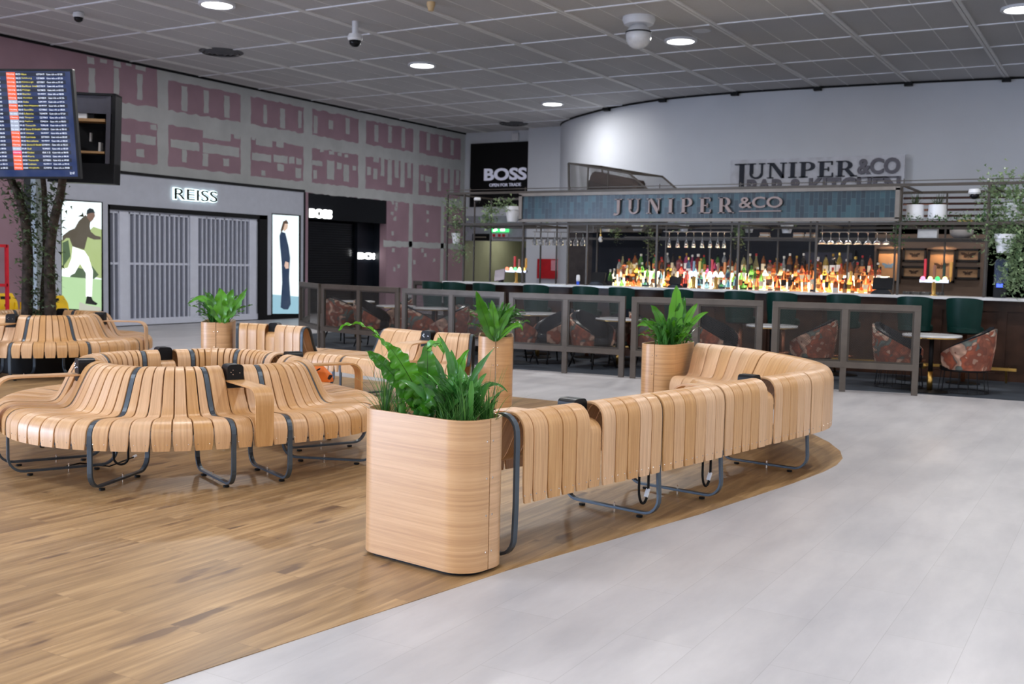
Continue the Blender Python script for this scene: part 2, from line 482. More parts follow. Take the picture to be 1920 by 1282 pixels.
# ============================================================ CEILING
mb = MB(); mb.span((XL - 0.6, YB, CEIL), (XR_, YF + 8, CEIL + 0.2))
struct(mb.build('ceiling', M_CEIL))
A = 1.9737; X0, Y0 = -10.578, 14.115
M_TBAR = M('ceiling_grid_rail', (238, 240, 246), 0.45, 0.1, 0.02)
M_TBAR2 = M('ceiling_main_rail', (228, 227, 226), 0.5, 0.1, 0.02)
mb = MB()
for k in range(-12, 6):
    x = X0 - A * k
    if XL < x < XR_:
        for dx in (-0.034, 0.034): mb.span((x + dx - 0.026, YB, CEIL - 0.022), (x + dx + 0.026, YF, CEIL + 0.01))
struct(mb.build('ceiling_main_rails', M_TBAR2))
mb = MB()
for k in range(-14, 9):
    y = Y0 + A * k
    if YB < y < YF: mb.span((XL, y - 0.022, CEIL - 0.016), (XR_, y + 0.022, CEIL + 0.01))
struct(mb.build('ceiling_cross_rails', M_TBAR))
mb = MB()
for k in range(-12, 6):
    for q in (1, 2):
        x = X0 - A * k + A * q / 3
        if XL < x < XR_: mb.span((x - 0.009, YB, CEIL - 0.006), (x + 0.009, YF, CEIL + 0.01))
struct(mb.build('ceiling_tile_joints', M_TBAR2))

# ============================================================ WALLS
M_PINK = M('pink_fire_plasterboard', (162, 132, 144), 0.8, 0, 0.05, 1.2)
M_TAPE = M('grey_joint_plaster', (188, 190, 190), 0.85, 0, 0.04, 2)
M_JAMB = M('pale_grey_shopfront_panel', (178, 182, 194), 0.5, 0, 0.02)
def on_left(Xc): return lambda x, y: PX(x, y, Xc)
# wall_left above the shopfronts, and down to the floor beyond them
mb = MB()
ZB = 3.30
mb.span((XL - 0.25, YB, ZB), (XL, YF, CEIL))
y_b0 = PX(725, 420, XL).y; y_b1 = PX(577, 420, XL).y
mb.span((XL - 0.25, y_b0, 0), (XL, YF, ZB))
mb.span((XL - 0.25, YB, 0), (XL, PX(118, 500, -18.6).y - 0.36, ZB))
struct(mb.build('wall_left', M_PINK))
prg = random.Random(3)
def jag(mb, y0, z0, y1, z1, amp=0.02, step=0.12, t=0.004, X=XL):
    """a skim of filler with an uneven edge"""
    pts = []
    def edge(a, b):
        L = math.hypot(b[0] - a[0], b[1] - a[1]); n = max(1, int(L / step))
        for i in range(n):
            q = i / n; pts.append((a[0] + (b[0] - a[0]) * q + prg.uniform(-amp, amp), a[1] + (b[1] - a[1]) * q + prg.uniform(-amp, amp)))
    edge((y0, z0), (y1, z0)); edge((y1, z0), (y1, z1)); edge((y1, z1), (y0, z1)); edge((y0, z1), (y0, z0))
    mb.prism(pts, lambda a, b, q: (q, a, b), X, X + t)
mb = MB()
def yy(x, y=260): return PX(x, y, XL).y
def zz(x, y): return PX(x, y, XL).z
z_mid0, z_mid1 = zz(295, 231), zz(295, 203)
z_low = zz(295, 309)
z_top = zz(471, 181)
jy = [(295, 315), (451, 470), (569, 585), (672, 686), (775, 786), (864, 884)]
for a, b in jy: jag(mb, yy(a), z_low - 0.05, yy(b), CEIL, 0.015)
Y165 = yy(200)
jag(mb, Y165, z_mid0, YF, z_mid1, 0.025, t=0.005)
jag(mb, Y165 - 0.3, ZB, YF, z_low, 0.02, t=0.006)
jag(mb, yy(305), z_top, YF, CEIL, 0.025, t=0.005)
# vertical and horizontal filler marks on the boards, measured in the photo
marks = [(166, 128, 178, 175), (213, 128, 223, 176), (257, 139, 267, 188), (163, 107, 176, 120), (188, 112, 200, 119), (213, 115, 226, 125), (236, 117, 246, 124), (254, 121, 273, 132),
 (340, 162, 351, 208), (382, 170, 391, 212), (420, 180, 430, 220), (218, 252, 245, 265), (254, 254, 292, 270), (215, 282, 223, 293), (255, 280, 270, 294), (282, 234, 293, 243),
 (320, 264, 373, 280), (380, 272, 448, 290), (380, 246, 432, 262), (438, 250, 450, 260), (341, 281, 350, 304), (380, 288, 390, 312), (418, 297, 429, 311),
 (494, 196, 500, 232), (525, 204, 534, 240), (559, 208, 565, 240), (588, 217, 595, 250), (616, 226, 624, 242), (648, 221, 655, 251), (702, 234, 709, 266), (728, 237, 734, 268), (753, 241, 759, 277),
 (800, 250, 806, 282), (823, 256, 829, 286), (845, 263, 850, 291), (480, 260, 510, 274), (518, 264, 531, 276), (472, 288, 508, 302), (513, 291, 539, 305), (542, 294, 552, 307), (555, 297, 565, 308),
 (520, 308, 532, 321), (490, 320, 497, 329), (554, 315, 564, 334), (585, 301, 604, 310), (613, 301, 626, 336), (587, 319, 594, 335), (632, 305, 640, 317), (644, 309, 654, 340), (661, 311, 667, 319),
 (688, 313, 695, 328), (700, 316, 707, 336), (714, 296, 720, 330), (727, 299, 734, 346), (740, 300, 747, 333), (751, 302, 758, 351), (764, 306, 770, 334), (700, 294, 710, 304),
 (789, 327, 794, 339), (797, 330, 809, 342), (821, 314, 826, 358), (833, 314, 839, 343), (844, 316, 850, 362), (855, 319, 860, 347), (799, 342, 804, 360), (472, 255, 478, 262), (600, 279, 607, 285), (617, 283, 626, 290), (633, 286, 640, 292), (646, 289, 652, 295)]
for x0, y0, x1, y1 in marks:
    a = PX(x0, y0, XL); b = PX(x1, y1, XL); m_ = PX((x0 + x1) / 2, y0, XL).z; n_ = PX((x0 + x1) / 2, y1, XL).z
    jag(mb, a.y, n_, b.y, m_, 0.012, 0.08, 0.007)
# lower wall beyond the dark shop
jag(mb, yy(766, 450), 0, yy(773, 450), ZB, 0.012); jag(mb, yy(826, 450), 0, yy(832, 450), ZB, 0.012)
jag(mb, yy(718, 455), zz(770, 464), YF, zz(770, 453), 0.02)
for x0, y0 in [(734, 380), (740, 392), (733, 400), (738, 410), (734, 438), (741, 384), (800, 398), (800, 414), (798, 440), (790, 470), (812, 488), (737, 505), (795, 478), (775, 492), (745, 500), (735, 470)]:
    a = PX(x0, y0, XL); jag(mb, a.y, a.z - 0.05, a.y + 0.12, a.z + 0.06, 0.02, 0.05)
struct(mb.build('trim_1', M_TAPE))
# dark shadow gap along the ceiling
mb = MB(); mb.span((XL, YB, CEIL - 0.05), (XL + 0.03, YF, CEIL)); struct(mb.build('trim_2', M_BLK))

# back wall, the white pier and the long curved wall over the bar
mb = MB()
xc = PY(1003, 242, YF).x; xd = PY(1055, 240, 29.2).x
mb.span((XL, YF, 3.05), (xc, YF + 0.3, CEIL))
struct(mb.build('wall_back', M_WALL))
mb = MB(); mb.span((xc, 29.2, 0), (xd + 0.1, YF + 0.3, CEIL)); struct(mb.build('wall_pier', M_WALL))
cv = [(-15.45, 29.3), (-15.3, 28.75), (-14.8, 28.1), (-14.2, 27.5), (-13.5, 26.95), (-12.5, 26.25), (-11.5, 25.75), (-10.5, 25.38), (-9.5, 25.2), (-8.6, 25.12), (-7.5, 25.12), (-6, 25.2), (-4.5, 25.33), (-2.5, 25.6), (0, 26.0), (3, 26.6), (XR_, 28.5)]
def smooth_path(p, n=4):
    out = []
    for i in range(len(p) - 1):
        p0 = p[max(i - 1, 0)]; p1 = p[i]; p2 = p[i + 1]; p3 = p[min(i + 2, len(p) - 1)]
        for k in range(n):
            t = k / n
            out.append(tuple(0.5 * ((2 * p1[c]) + (-p0[c] + p2[c]) * t + (2 * p0[c] - 5 * p1[c] + 4 * p2[c] - p3[c]) * t * t + (-p0[c] + 3 * p1[c] - 3 * p2[c] + p3[c]) * t ** 3) for c in range(len(p1))))
    out.append(tuple(p[-1])); return out
cvs = smooth_path(cv, 5)
poly = cvs + [(x, y + 0.3) for x, y in reversed(cvs)]
mb = MB(); mb.prism(poly, lambda x, y, t: (x, y, t), 0.0, CEIL); struct(mb.build('wall_curved', M_WALL, smooth=True, autosm=30))
mb = MB()
for i in range(len(cvs) - 1):
    a, b = cvs[i], cvs[i + 1]; mb.bar((a[0], a[1] - 0.02, CEIL - 0.02), (b[0], b[1] - 0.02, CEIL - 0.02), 0.03, 0.05)
for k in range(-4, 3):
    x = X0 - A * k
    if x > -14.5:
        y = min(cvs, key=lambda p: abs(p[0] - x))[1]; mb.box((x, y - 0.09, CEIL - 0.06), (0.17, 0.14, 0.09))
struct(mb.build('trim_3', M_BLK))
M_BEYOND = M('plain_warm_grey_wall', (176, 174, 172), 0.7, 0, 0.02)
mb = MB(); mb.span((XR_, YB, 0), (XR_ + 0.2, YF, CEIL)); struct(mb.build('wall_right', M_BEYOND))
mb = MB(); mb.span((XL, YB - 0.2, 0), (XR_, YB, CEIL)); struct(mb.build('wall_behind', M_BEYOND))

# added glowing panels, out of view, brightening the walls, ceiling and planter sheen
M_FILLPANEL = mat_emit('added_light_panel', (232, 240, 255), 3.4); M_FILLPANEL_L = mat_emit('added_light_panel_left', (200, 222, 255), 42.0); M_FILLPANEL_R = mat_emit('added_light_panel_right', (240, 244, 255), 1.6)
wk = 0
def add_fill_panel(fn, u0, u1, mt, z0=0.25, z1=3.3):
    global wk
    wk += 1
    def sp(mb, a, b, d0, d1, za, zb_): p, q = fn(a, d0), fn(b, d1); mb.span((p[0], p[1], za), (q[0], q[1], zb_))
    mb = MB(); sp(mb, u0, u1, 0, .03, z0, z1); struct(mb.build('fill_panel_%d' % wk, mt))
    mb = MB(); sp(mb, u0 - .1, u1 + .1, 0, .07, z0 - .1, z0); sp(mb, u0 - .1, u1 + .1, 0, .07, z1, z1 + .1); sp(mb, u0 - .1, u0, 0, .07, z0, z1); sp(mb, u1, u1 + .1, 0, .07, z0, z1)
    n = int((u1 - u0) / 2)
    for k in range(1, n): u = u0 + (u1 - u0) * k / n; sp(mb, u - .03, u + .03, 0, .07, z0, z1)
    struct(mb.build('trim_%d' % (wk + 4), M_BLK))  # black frame and mullions round each added panel
for x0, x1 in ((-17.5, -10.5), (-9.0, -2.5), (-1.0, 6.0)): add_fill_panel(lambda u, d: (u, YB + d), x0, x1, M_FILLPANEL)
for y0, y1 in ((-12.5, -7.5), (-6.5, -1.5)): add_fill_panel(lambda u, d: (XL + .002 + d, u), y0, y1, M_FILLPANEL_L)  # strong glow inferred at left behind; its panel shape is made up
for y0, y1 in ((-8.0, 0.0), (2.0, 10.0), (12.0, 20.0)): add_fill_panel(lambda u, d: (XR_ - .002 - d, u), y0, y1, M_FILLPANEL_R)
# corridor mouth at the far left corner
M_CORR = M('cream_corridor_wall', (150, 150, 128), 0.6, 0, 0.04, 2)
M_CORRD = M('grey_corridor_door', (84, 88, 96), 0.5)
mb = MB(); mb.span((XL, YF + 4.0, 0), (xc + 0.5, YF + 4.2, 3.2)); mb.span((XL, YF, 2.75), (xc, YF + 4.0, 3.05))
mb.span((XL - 0.2, YF, 0), (XL, YF + 4.2, 3.2)); mb.span((xc + 0.3, YF + 0.3, 0), (xc + 0.5, YF + 4.2, 3.2)); struct(mb.build('wall_corridor', M_CORR))
mb = MB(); a = PY(965, 462, YF + 3.9); mb.span((a.x, YF + 3.85, 0), (a.x + 0.95, YF + 3.98, 2.1)); struct(mb.build('door_1', M_CORRD))
lamp(-18.4, YF + 2.0, 2.7, 22, 0.5, (1, 1, 0.84))
mb = MB(); mb.span((XL, YF - 0.02, PY(930, 451.5, YF).z), (xc, YF + 0.3, 3.05)); struct(mb.build('wall_lintel', M('grey_lintel', (150, 154, 164), 0.6)))

# ============================================================ SHOPFRONT WITH THE GREY SHUTTER
XS = -18.6
def s(x, y): p = PX(x, y, XS); return p.y, p.z
f = MB()
y_l = s(118, 500)[0] - 0.35; y_r = s(569, 450)[0]; top = 3.235
o0, o1 = s(203, 500)[0], s(501, 500)[0]; oz = 2.575
fr = 0.13
f.span((XS - 0.05, y_l, oz + fr * 0), (XS, y_r, top)); f.span((XS - 0.05, y_l, 0), (XS, o0, oz)); f.span((XS - 0.05, o1, 0.12), (XS, y_r, oz))
fr_t = thing('shopfront', 'pale grey shopfront with glowing white REISS letters above a closed shutter', 'shopfront', (XS, (o0 + o1) / 2, 0))
def child(mbx, name, mats, t, **k):
    inv = Matrix.Translation(t.location).inverted() if t.rotation_euler.z == 0 else (Matrix.Translation(t.location) @ Matrix.Rotation(t.rotation_euler.z, 4, 'Z')).inverted()
    return mbx.build(name, mats, t, inv=inv, **k)
child(f, 'fascia_panel', M_JAMB, fr_t)
f = MB()
f.span((XS - 0.2, o0, oz - 0.10), (XS + 0.01, o1, oz)); f.span((XS - 0.2, o0, 0), (XS + 0.01, o0 + 0.045, oz)); f.span((XS - 0.2, o1 - 0.28, 0), (XS + 0.01, o1, oz))
f.span((XS - 0.2, o1, 0.0), (XS + 0.005, y_r, 0.12)); f.span((XS - 0.7, y_l, top), (XS + 0.03, y_r + 0.02, top + 0.06)); f.span((XS - 0.7, y_r, 0), (XS + 0.02, y_r + 0.05, top))
child(f, 'door_surround', M_BLK, fr_t)
M_NEON = mat_emit('lit_white_letter_edge', (225, 250, 250), 2.6)
a = PX(324, 373, XS); b = PX(404, 380, XS)
f = MB(); put_text(f, 'REISS', (XS + 0.02, a.y, 2.79), (0, 1, 0), (0, 0, 1), 0.25, b.y - a.y, 0.035, 0.03, True); child(f, 'lit_letters', M_NEON, fr_t)
f = MB(); put_text(f, 'REISS', (XS + 0.05, a.y, 2.79), (0, 1, 0), (0, 0, 1), 0.25, b.y - a.y, -0.004, 0.02, True); child(f, 'dark_letter_faces', M_BLK, fr_t)
M_SHUT = M('grey_shutter_lath', (206, 210, 224), 0.45, 0.1, 0.02)
M_SHUTD = M('perforated_shutter_panel', (112, 116, 130), 0.5, 0.1, 0.06, 60)
sh = thing('folding_shutter', 'grey perforated folding shutter closed across the shop entrance under the REISS sign', 'shutter', (XS - 0.1, (o0 + o1) / 2, 0))
f = MB(); f.span((XS - 0.12, o0 + 0.05, 0.04), (XS - 0.1, o1 - 0.28, oz - 0.1)); child(f, 'panel', M_SHUTD, sh)
f = MB(); W_ = o1 - 0.28 - o0 - 0.05; n = 32
for i in range(n + 1):
    y = o0 + 0.05 + W_ * i / n; wd = 0.028; dx = 0.02 if i % 2 else 0
    f.span((XS - 0.1, y - wd / 2, 0.04), (XS - 0.06 + dx * 0.5, y + wd / 2, oz - 0.12))
for px in (236, 367, 477):
    y = s(px, 500)[0]; f.span((XS - 0.1, y - 0.12, 0.04), (XS - 0.045, y + 0.12, oz - 0.11))
f.span((XS - 0.1, o0 + 0.05, 1.32), (XS - 0.07, o1 - 0.28, 1.37)); f.span((XS - 0.1, o0 + 0.05, 0.02), (XS - 0.04, o1 - 0.28, 0.16)); f.span((XS - 0.1, o0 + 0.05, oz - 0.17), (XS - 0.06, o1 - 0.28, oz - 0.1))
child(f, 'lath', M_SHUT, sh)
# the two lit posters
def poly_on(mb, pts, X, t=0.004):
    w_ = [PX(x, y, X) for x, y in pts]
    if len(w_) > 2: mb.prism([(p.y, p.z) for p in w_], lambda a, b, q: (q, a, b), X, X + t)
def emit(nm, c, s_=1.0): return mat_emit(nm, c, s_)
def poster(name, label, box, layers):
    x0, y0, x1, y1 = box
    a = PX(x0, y0, XS); b = PX(x1, y1, XS)
    t = thing(name, label, 'poster', (XS, (a.y + b.y) / 2, b.z))
    f = MB(); f.span((XS, a.y - 0.03, b.z - 0.03), (XS + 0.03, b.y + 0.03, a.z + 0.03)); child(f, 'light_box', M_BLK, t)
    X = XS + 0.032
    for k, (nm, mt, polys) in enumerate(layers):
        f = MB()
        for p in polys: poly_on(f, p, X + 0.002 * k, 0.003)
        child(f, nm, mt, t)
    return t
P1L = [
 ('sky_area', emit('poster_pale_sky', (226, 238, 240), 1.5), [[(116, 376), (190, 380), (190, 582), (116, 578)]]),
 ('tree_area', emit('poster_tree_green', (176, 196, 130), 1.0), [[(116, 450), (124, 440), (135, 452), (160, 440), (175, 425), (190, 430), (190, 522), (116, 505)]]),
 ('bush_area', emit('poster_bush_green', (92, 120, 84), 0.7), [[(130, 522), (140, 500), (158, 505), (172, 498), (185, 515), (175, 524)], [(117, 455), (128, 450), (132, 480), (118, 500)]]),
 ('lawn_area', emit('poster_lawn_green', (178, 214, 160), 1.1), [[(116, 518), (190, 524), (190, 582), (116, 578)]]),
 ('rock_area', emit('poster_pale_rock', (196, 198, 182), 1.0), [[(149, 566), (165, 572), (188, 576), (190, 583), (148, 583)]]),
 ('trousers', emit('poster_white_trousers', (240, 246, 246), 1.7), [[(136, 462), (158, 470), (166, 482), (174, 508), (172, 556), (161, 556), (161, 512), (150, 494), (140, 512), (128, 518), (117, 517), (117, 503), (127, 502), (134, 484)]]),
 ('jacket', emit('poster_olive_jacket', (118, 108, 92), 0.55), [[(160, 403), (170, 412), (168, 424), (170, 434), (178, 441), (189, 444), (189, 449), (176, 449), (164, 444), (162, 452), (158, 468), (136, 462), (130, 446), (124, 446), (117, 453), (117, 442), (130, 432), (140, 428), (148, 414)]]),
 ('head', emit('poster_skin_tone', (150, 116, 100), 0.7), [[(163, 398), (177, 398), (178, 405), (174, 412), (170, 416), (163, 408)]]),
 ('hat', emit('poster_teal_hat', (36, 56, 64), 0.5), [[(162, 402), (163, 394), (168, 390), (175, 392), (178, 399), (170, 399)]]),
 ('boot', emit('poster_black_boot', (26, 30, 32), 0.4), [[(163, 555), (171, 556), (174, 563), (183, 569), (180, 572), (160, 569)]])]
poster('poster', 'lit poster of a person in brown jacket and white trousers leaping over grass', (116, 376, 190, 581), P1L)
P2L = [
 ('backdrop', emit('poster_white_backdrop', (222, 236, 240), 1.4), [[(511, 402), (560, 405), (560, 588), (511, 588)]]),
 ('floor_area', emit('poster_pale_blue_ground', (150, 196, 214), 1.0), [[(511, 552), (560, 556), (560, 588), (511, 588)]]),
 ('suit', emit('poster_navy_suit', (44, 74, 112), 0.55), [[(527, 434), (535, 437), (541, 462), (544, 484), (543, 497), (542, 520), (545, 570), (540, 580), (532, 580), (526, 576), (529, 530), (528, 492), (525, 460), (524, 442)]]),
 ('hand', emit('poster_pale_hand', (226, 190, 172), 1.0), [[(535, 490), (541, 492), (541, 503), (536, 504), (533, 498)]]),
 ('hair', emit('poster_brown_hair', (104, 76, 58), 0.6), [[(531, 415), (537, 412), (541, 419), (535, 420), (532, 428), (528, 436), (526, 432)]]),
 ('face', emit('poster_fair_face', (222, 190, 166), 1.0), [[(534, 419), (540, 420), (539, 428), (533, 434), (531, 430)]])]
poster('poster', 'tall lit poster of a person in a long navy suit seen from the side', (511, 402, 560, 588), P2L)

# ============================================================ DARK SHOP BESIDE IT
bt = thing('shopfront', 'black recessed shopfront with a glowing BOSS sign and dark slatted shutter', 'shopfront', (XL, (y_b0 + y_b1) / 2, 0))
ya, yb = PX(575, 450, XL).y, PX(725, 450, XL).y
f = MB(); f.span((XL - 0.3, ya, 2.62), (XL - 0.02, yb, ZB)); child(f, 'fascia_panel', M('gloss_black_fascia', (16, 18, 22), 0.25), bt)
yc = PX(665, 450, XL - 0.6).y
f = MB(); f.span((XL - 0.62, yc, 0), (XL - 0.5, yb + 0.3, 2.62)); f.span((XL - 0.6, yb, 0), (XL - 0.25, yb + 0.1, 2.62)); child(f, 'side_panel', M('black_side_panel', (24, 28, 36), 0.3), bt)
f = MB()
for i in range(38): f.box((XL - 0.62, (ya + yc) / 2 - 0.3, 0.03 + i * 0.068), (0.03, yc - ya + 1.0, 0.06), Matrix.Rotation(0.25, 3, 'Y'))
child(f, 'slatted_shutter', M('black_gloss_slats', (20, 24, 30), 0.22, 0.4), bt)
f = MB(); a = PX(582, 398, XL); b = PX(620, 400, XL)
M_NEON2 = mat_emit('lit_white_shop_letters', (255, 255, 252), 6.0)
put_text(f, 'BOSS', (XL + 0.0, PX(580, 398, XL).y, PX(600, 409, XL).z), (0, 1, 0), (0, 0, 1), 0.24, PX(621, 398, XL).y - PX(580, 398, XL).y, 0.045, 0.04)
put_text(f, 'BOSS', (XL - 0.48, PX(670, 478, XL - 0.5).y, PX(692, 486, XL - 0.5).z), (0, 1, 0), (0, 0, 1), 0.19, PX(715, 478, XL - 0.5).y - PX(670, 478, XL - 0.5).y, 0.05, 0.04)
child(f, 'lit_letters', M_NEON2, bt)
mb = MB(); mb.span((XL - 1.2, ya - 1.5, 0), (XL - 1.1, yb + 1, ZB)); mb.span((XL - 0.3, y_r + 0.02, 0), (XL + 0.0, ya + 0.02, ZB)); struct(mb.build('wall_shop_recess', M_BLK))
mb = MB(); mb.span((XL - 0.02, y_r + 0.05, 0), (XL + 0.02, ya + 0.03, ZB)); struct(mb.build('trim_4', M_PINK))

# black hoarding board on the back wall
a = PY(884, 270, YF); b = PY(1001, 363, YF)
pb = thing('hoarding_board', 'large square black board reading BOSS OPEN FOR TRADE high on the back wall', 'sign', ((a.x + b.x) / 2, YF, b.z))
f = MB(); f.span((a.x, YF - 0.05, b.z - 0.4), (b.x, YF - 0.004, a.z)); child(f, 'board', M_BLK, pb)
M_SOFTW = M('pale_lilac_lettering', (190, 192, 212), 0.5, 0, 0.02, 5, (190, 192, 212), 0.35)
f = MB(); c = PY(909, 338, YF - 0.05); d = PY(987, 313, YF - 0.05)
put_text(f, 'BOSS', c, (1, 0, 0), (0, 0, 1), 0.36, d.x - c.x, 0.035, 0.02, True)
c = PY(918, 350, YF - 0.05); d = PY(977, 344, YF - 0.05)
put_text(f, 'OPEN FOR TRADE', c, (1, 0, 0), (0, 0, 1), 0.1, d.x - c.x, 0.008, 0.02, True); child(f, 'lettering', M_SOFTW, pb)
f = MB(); c = PY(968, 257, YF); f.box((c.x, YF - 0.06, c.z), (0.24, 0.12, 0.26))
tag(f.build('wall_speaker', M_WHITE, bevel=0.04), 'small white square speaker on the wall above the black board', 'speaker')
# ============================================================ BENT-WOOD SEATING
DEP = 0.735
def arc_pts(pts, n=3): return smooth_path(pts, n)
PROF = arc_pts([(0.0, 0.285), (0.0, 0.375), (0.018, 0.425), (0.06, 0.458), (0.13, 0.468), (0.24, 0.46), (0.34, 0.452), (0.395, 0.463), (0.43, 0.502), (0.465, 0.57), (0.505, 0.655),
                (0.54, 0.715), (0.585, 0.748), (0.64, 0.757), (0.69, 0.742), (0.725, 0.70), (0.735, 0.64), (0.735, 0.52), (0.735, 0.40), (0.735, 0.30)], 2)
def lowp(p):
    out = []
    for d, z in p:
        if z > 0.5 and d > 0.4: z = 0.5 + (z - 0.5) * 0.66
        if d > 0.5: d = min(d, DEP) - 0.012
        out.append((d, z))
    return out
PLOW = lowp(PROF)
PFLAT = arc_pts([(0.0, 0.285), (0.0, 0.375), (0.018, 0.425), (0.06, 0.458), (0.13, 0.468), (0.25, 0.462), (0.37, 0.458), (0.49, 0.462), (0.605, 0.468), (0.675, 0.458), (0.717, 0.425), (0.735, 0.375), (0.735, 0.285)], 2)
PARM = arc_pts([(0.60, 0.652), (0.45, 0.652), (0.25, 0.652), (0.10, 0.652), (0.045, 0.645), (0.005, 0.62), (-0.014, 0.575), (-0.016, 0.50), (-0.016, 0.38), (-0.016, 0.285)], 2)
def add_slat(mb, e0, e1, prof, rnd, g0=0.004, g1=0.004, th=0.013, narrow=1.0, rivets=True):
    """one bent slat between two edges; an edge is (front point, back point) on the ground plan"""
    mb.cur = 0; mb.cr = rnd
    F0, B0 = Vector(e0[0]), Vector(e0[1]); F1, B1 = Vector(e1[0]), Vector(e1[1])
    N = len(prof); nn = []
    for i in range(N):
        a = Vector(prof[max(i - 1, 0)]); b = Vector(prof[min(i + 1, N - 1)]); t = (b - a).normalized(); nn.append(Vector((t.y, -t.x)))
    vs, uv = [], []; L = 0
    for i, (d, z) in enumerate(prof):
        if i: L += (Vector(prof[i]) - Vector(prof[i - 1])).length
        di, zi = Vector((d, z)) + nn[i] * th; db, zb = Vector((d, z)) + nn[i] * 0.003
        q = 0.010 if i in (0, N - 1) else (0.003 if i in (1, N - 2) else 0)
        def P(dd, zz, side, ins):
            t = dd / DEP; a = F0.lerp(B0, t); b = F1.lerp(B1, t); u = (b - a); w_ = u.length
            u = u / w_; gg = (g0 if side == 0 else g1) + ins + q
            p = a + u * gg if side == 0 else b - u * gg
            return (p.x, p.y, zz), w_
        for dd, zz, side, ins in ((db, zb, 0, 0), (d, z, 0, 0.003), (d, z, 1, 0.003), (db, zb, 1, 0), (di, zi, 1, 0), (di, zi, 0, 0)):
            p, w_ = P(dd, zz, side, ins); vs.append(p); uv.append((0 + ins if side == 0 else 0.12 - ins, L))
    fs = []
    for i in range(N - 1):
        for k in range(6):
            l = (k + 1) % 6; fs.append((i * 6 + k, i * 6 + l, i * 6 + 6 + l, i * 6 + 6 + k))
    fs.append((5, 4, 3, 2, 1, 0)); fs.append(tuple((N - 1) * 6 + k for k in range(6)))
    mb.add(vs, fs, uv)
    if rivets:
        mb.cur = 1
        for d, zz, sg in ((prof[0][0], prof[0][1] + 0.04, -1), (prof[-1][0], prof[-1][1] + 0.04, 1)):
            t = d / DEP; a = F0.lerp(B0, t); b = F1.lerp(B1, t); u = (b - a); w_ = u.length
            inw = ((B0 + B1) / 2 - (F0 + F1) / 2).normalized() * sg
            for q in (0.22, 0.78):
                if w_ < 0.06: q = 0.3 if q < 0.5 else 0.7
                p = a + u * q; r = 0.0048
                c = Vector((p.x, p.y, zz)); ux = u.normalized().to_3d(); uz = Vector((0, 0, 1)); w3 = inw.to_3d()
                ring = [c + (ux * math.cos(k * PI / 3) + uz * math.sin(k * PI / 3)) * r for k in range(6)]
                mb.add(ring + [c + w3 * 0.004], [(k, (k + 1) % 6, 6) for k in range(6)])
        mb.cur = 0
def frame_loop(mb, e, prof=PROF, w_=0.032, deep=0.006):
    """the flat steel loop under and between the slats"""
    F, B = Vector(e[0]), Vector(e[1]); inw = (B - F).normalized(); tan = Vector((-inw.y, inw.x)).to_3d() * w_ / 2
    top = []
    N = len(prof)
    for i in range(N):
        a = Vector(prof[max(i - 1, 0)]); b = Vector(prof[min(i + 1, N - 1)]); t = (b - a).normalized(); n = Vector((t.y, -t.x))
        top.append(Vector(prof[i]) + n * deep)
    lo = []
    r = 0.11
    for k in range(7):
        q = k / 6 * PI / 2; lo.append(Vector((DEP - 0.006 - r + r * math.cos(q), 0.028 + r - r * math.sin(q))))
    for k in range(7):
        q = k / 6 * PI / 2; lo.append(Vector((0.006 + r - r * math.sin(q), 0.028 + r - r * math.cos(q))))
    path = top + lo
    n = len(path); vs = []
    for i in range(n):
        a, p, b = path[i - 1], path[i], path[(i + 1) % n]
        t = (b - a).normalized(); nn = Vector((t.y, -t.x))
        for off in (0.0, 0.016):
            q = p + nn * off; pt = F.to_3d() + inw.to_3d() * q.x + Vector((0, 0, q.y))
            vs += [pt - tan, pt + tan]
    fs = []
    for i in range(n):
        j = (i + 1) % n; a = i * 4; b = j * 4
        fs += [(a, a + 1, b + 1, b), (a + 2, b + 2, b + 3, a + 3), (a, b, b + 2, a + 2), (a + 1, a + 3, b + 3, b + 1)]
    mb.add(vs, fs)
def foot_pads(mb, e, ds=(0.15, 0.585)):
    F, B = Vector(e[0]), Vector(e[1]); inw = (B - F).normalized()
    for d in ds:
        p = F + inw * d; mb.lathe([(0.016, 0.0), (0.02, 0.003), (0.02, 0.013)], (p.x, p.y, 0.003), 10)
def frame_bolt(mb, e):
    F, B = Vector(e[0]), Vector(e[1]); p = F + (B - F).normalized() * 0.40
    mb.lathe([(0.006, 0), (0.006, 0.055), (0.003, 0.06)], (p.x, p.y, 0.006), 8)
def socket_box(mb, e0, e1, d0=0.50, d1=0.615, z0=0.60, z1=0.772):
    F = (Vector(e0[0]) + Vector(e1[0])) / 2; B = (Vector(e0[1]) + Vector(e1[1])) / 2; inw = (B - F).normalized(); tan = Vector((-inw.y, inw.x))
    pts = []
    hw = 0.058; r = 0.028
    for cx, cz, a0 in ((hw - r, z0 + 0.004, -90), (hw - r, z1 - r, 0), (-hw + r, z1 - r, 90), (-hw + r, z0 + 0.004, 180)):
        if cz < z0 + 0.01: pts.append((math.copysign(hw, cx), z0)); continue
        for k in range(5):
            q = R(a0 + 22.5 * k); pts.append((cx + r * math.cos(q), cz + r * math.sin(q)))
    def fn(x, z, t):
        t2 = t + (0.03 if z < 0.68 and t < 0.55 else 0.0) * 0
        p = F + inw * t2 + tan * x; return (p.x, p.y, z)
    mb.prism(pts, fn, d0, d1)
def socket_holes(mb, e0, e1, d0=0.50):
    F = (Vector(e0[0]) + Vector(e1[0])) / 2; B = (Vector(e0[1]) + Vector(e1[1])) / 2; inw = (B - F).normalized(); tan = Vector((-inw.y, inw.x))
    for x, z in ((-0.028, 0.715), (0.02, 0.705), (0.02, 0.735), (0.034, 0.72)):
        p = F + inw * (d0 - 0.002) + tan * x; mb.box((p.x, p.y, z), (0.006, 0.006, 0.006))
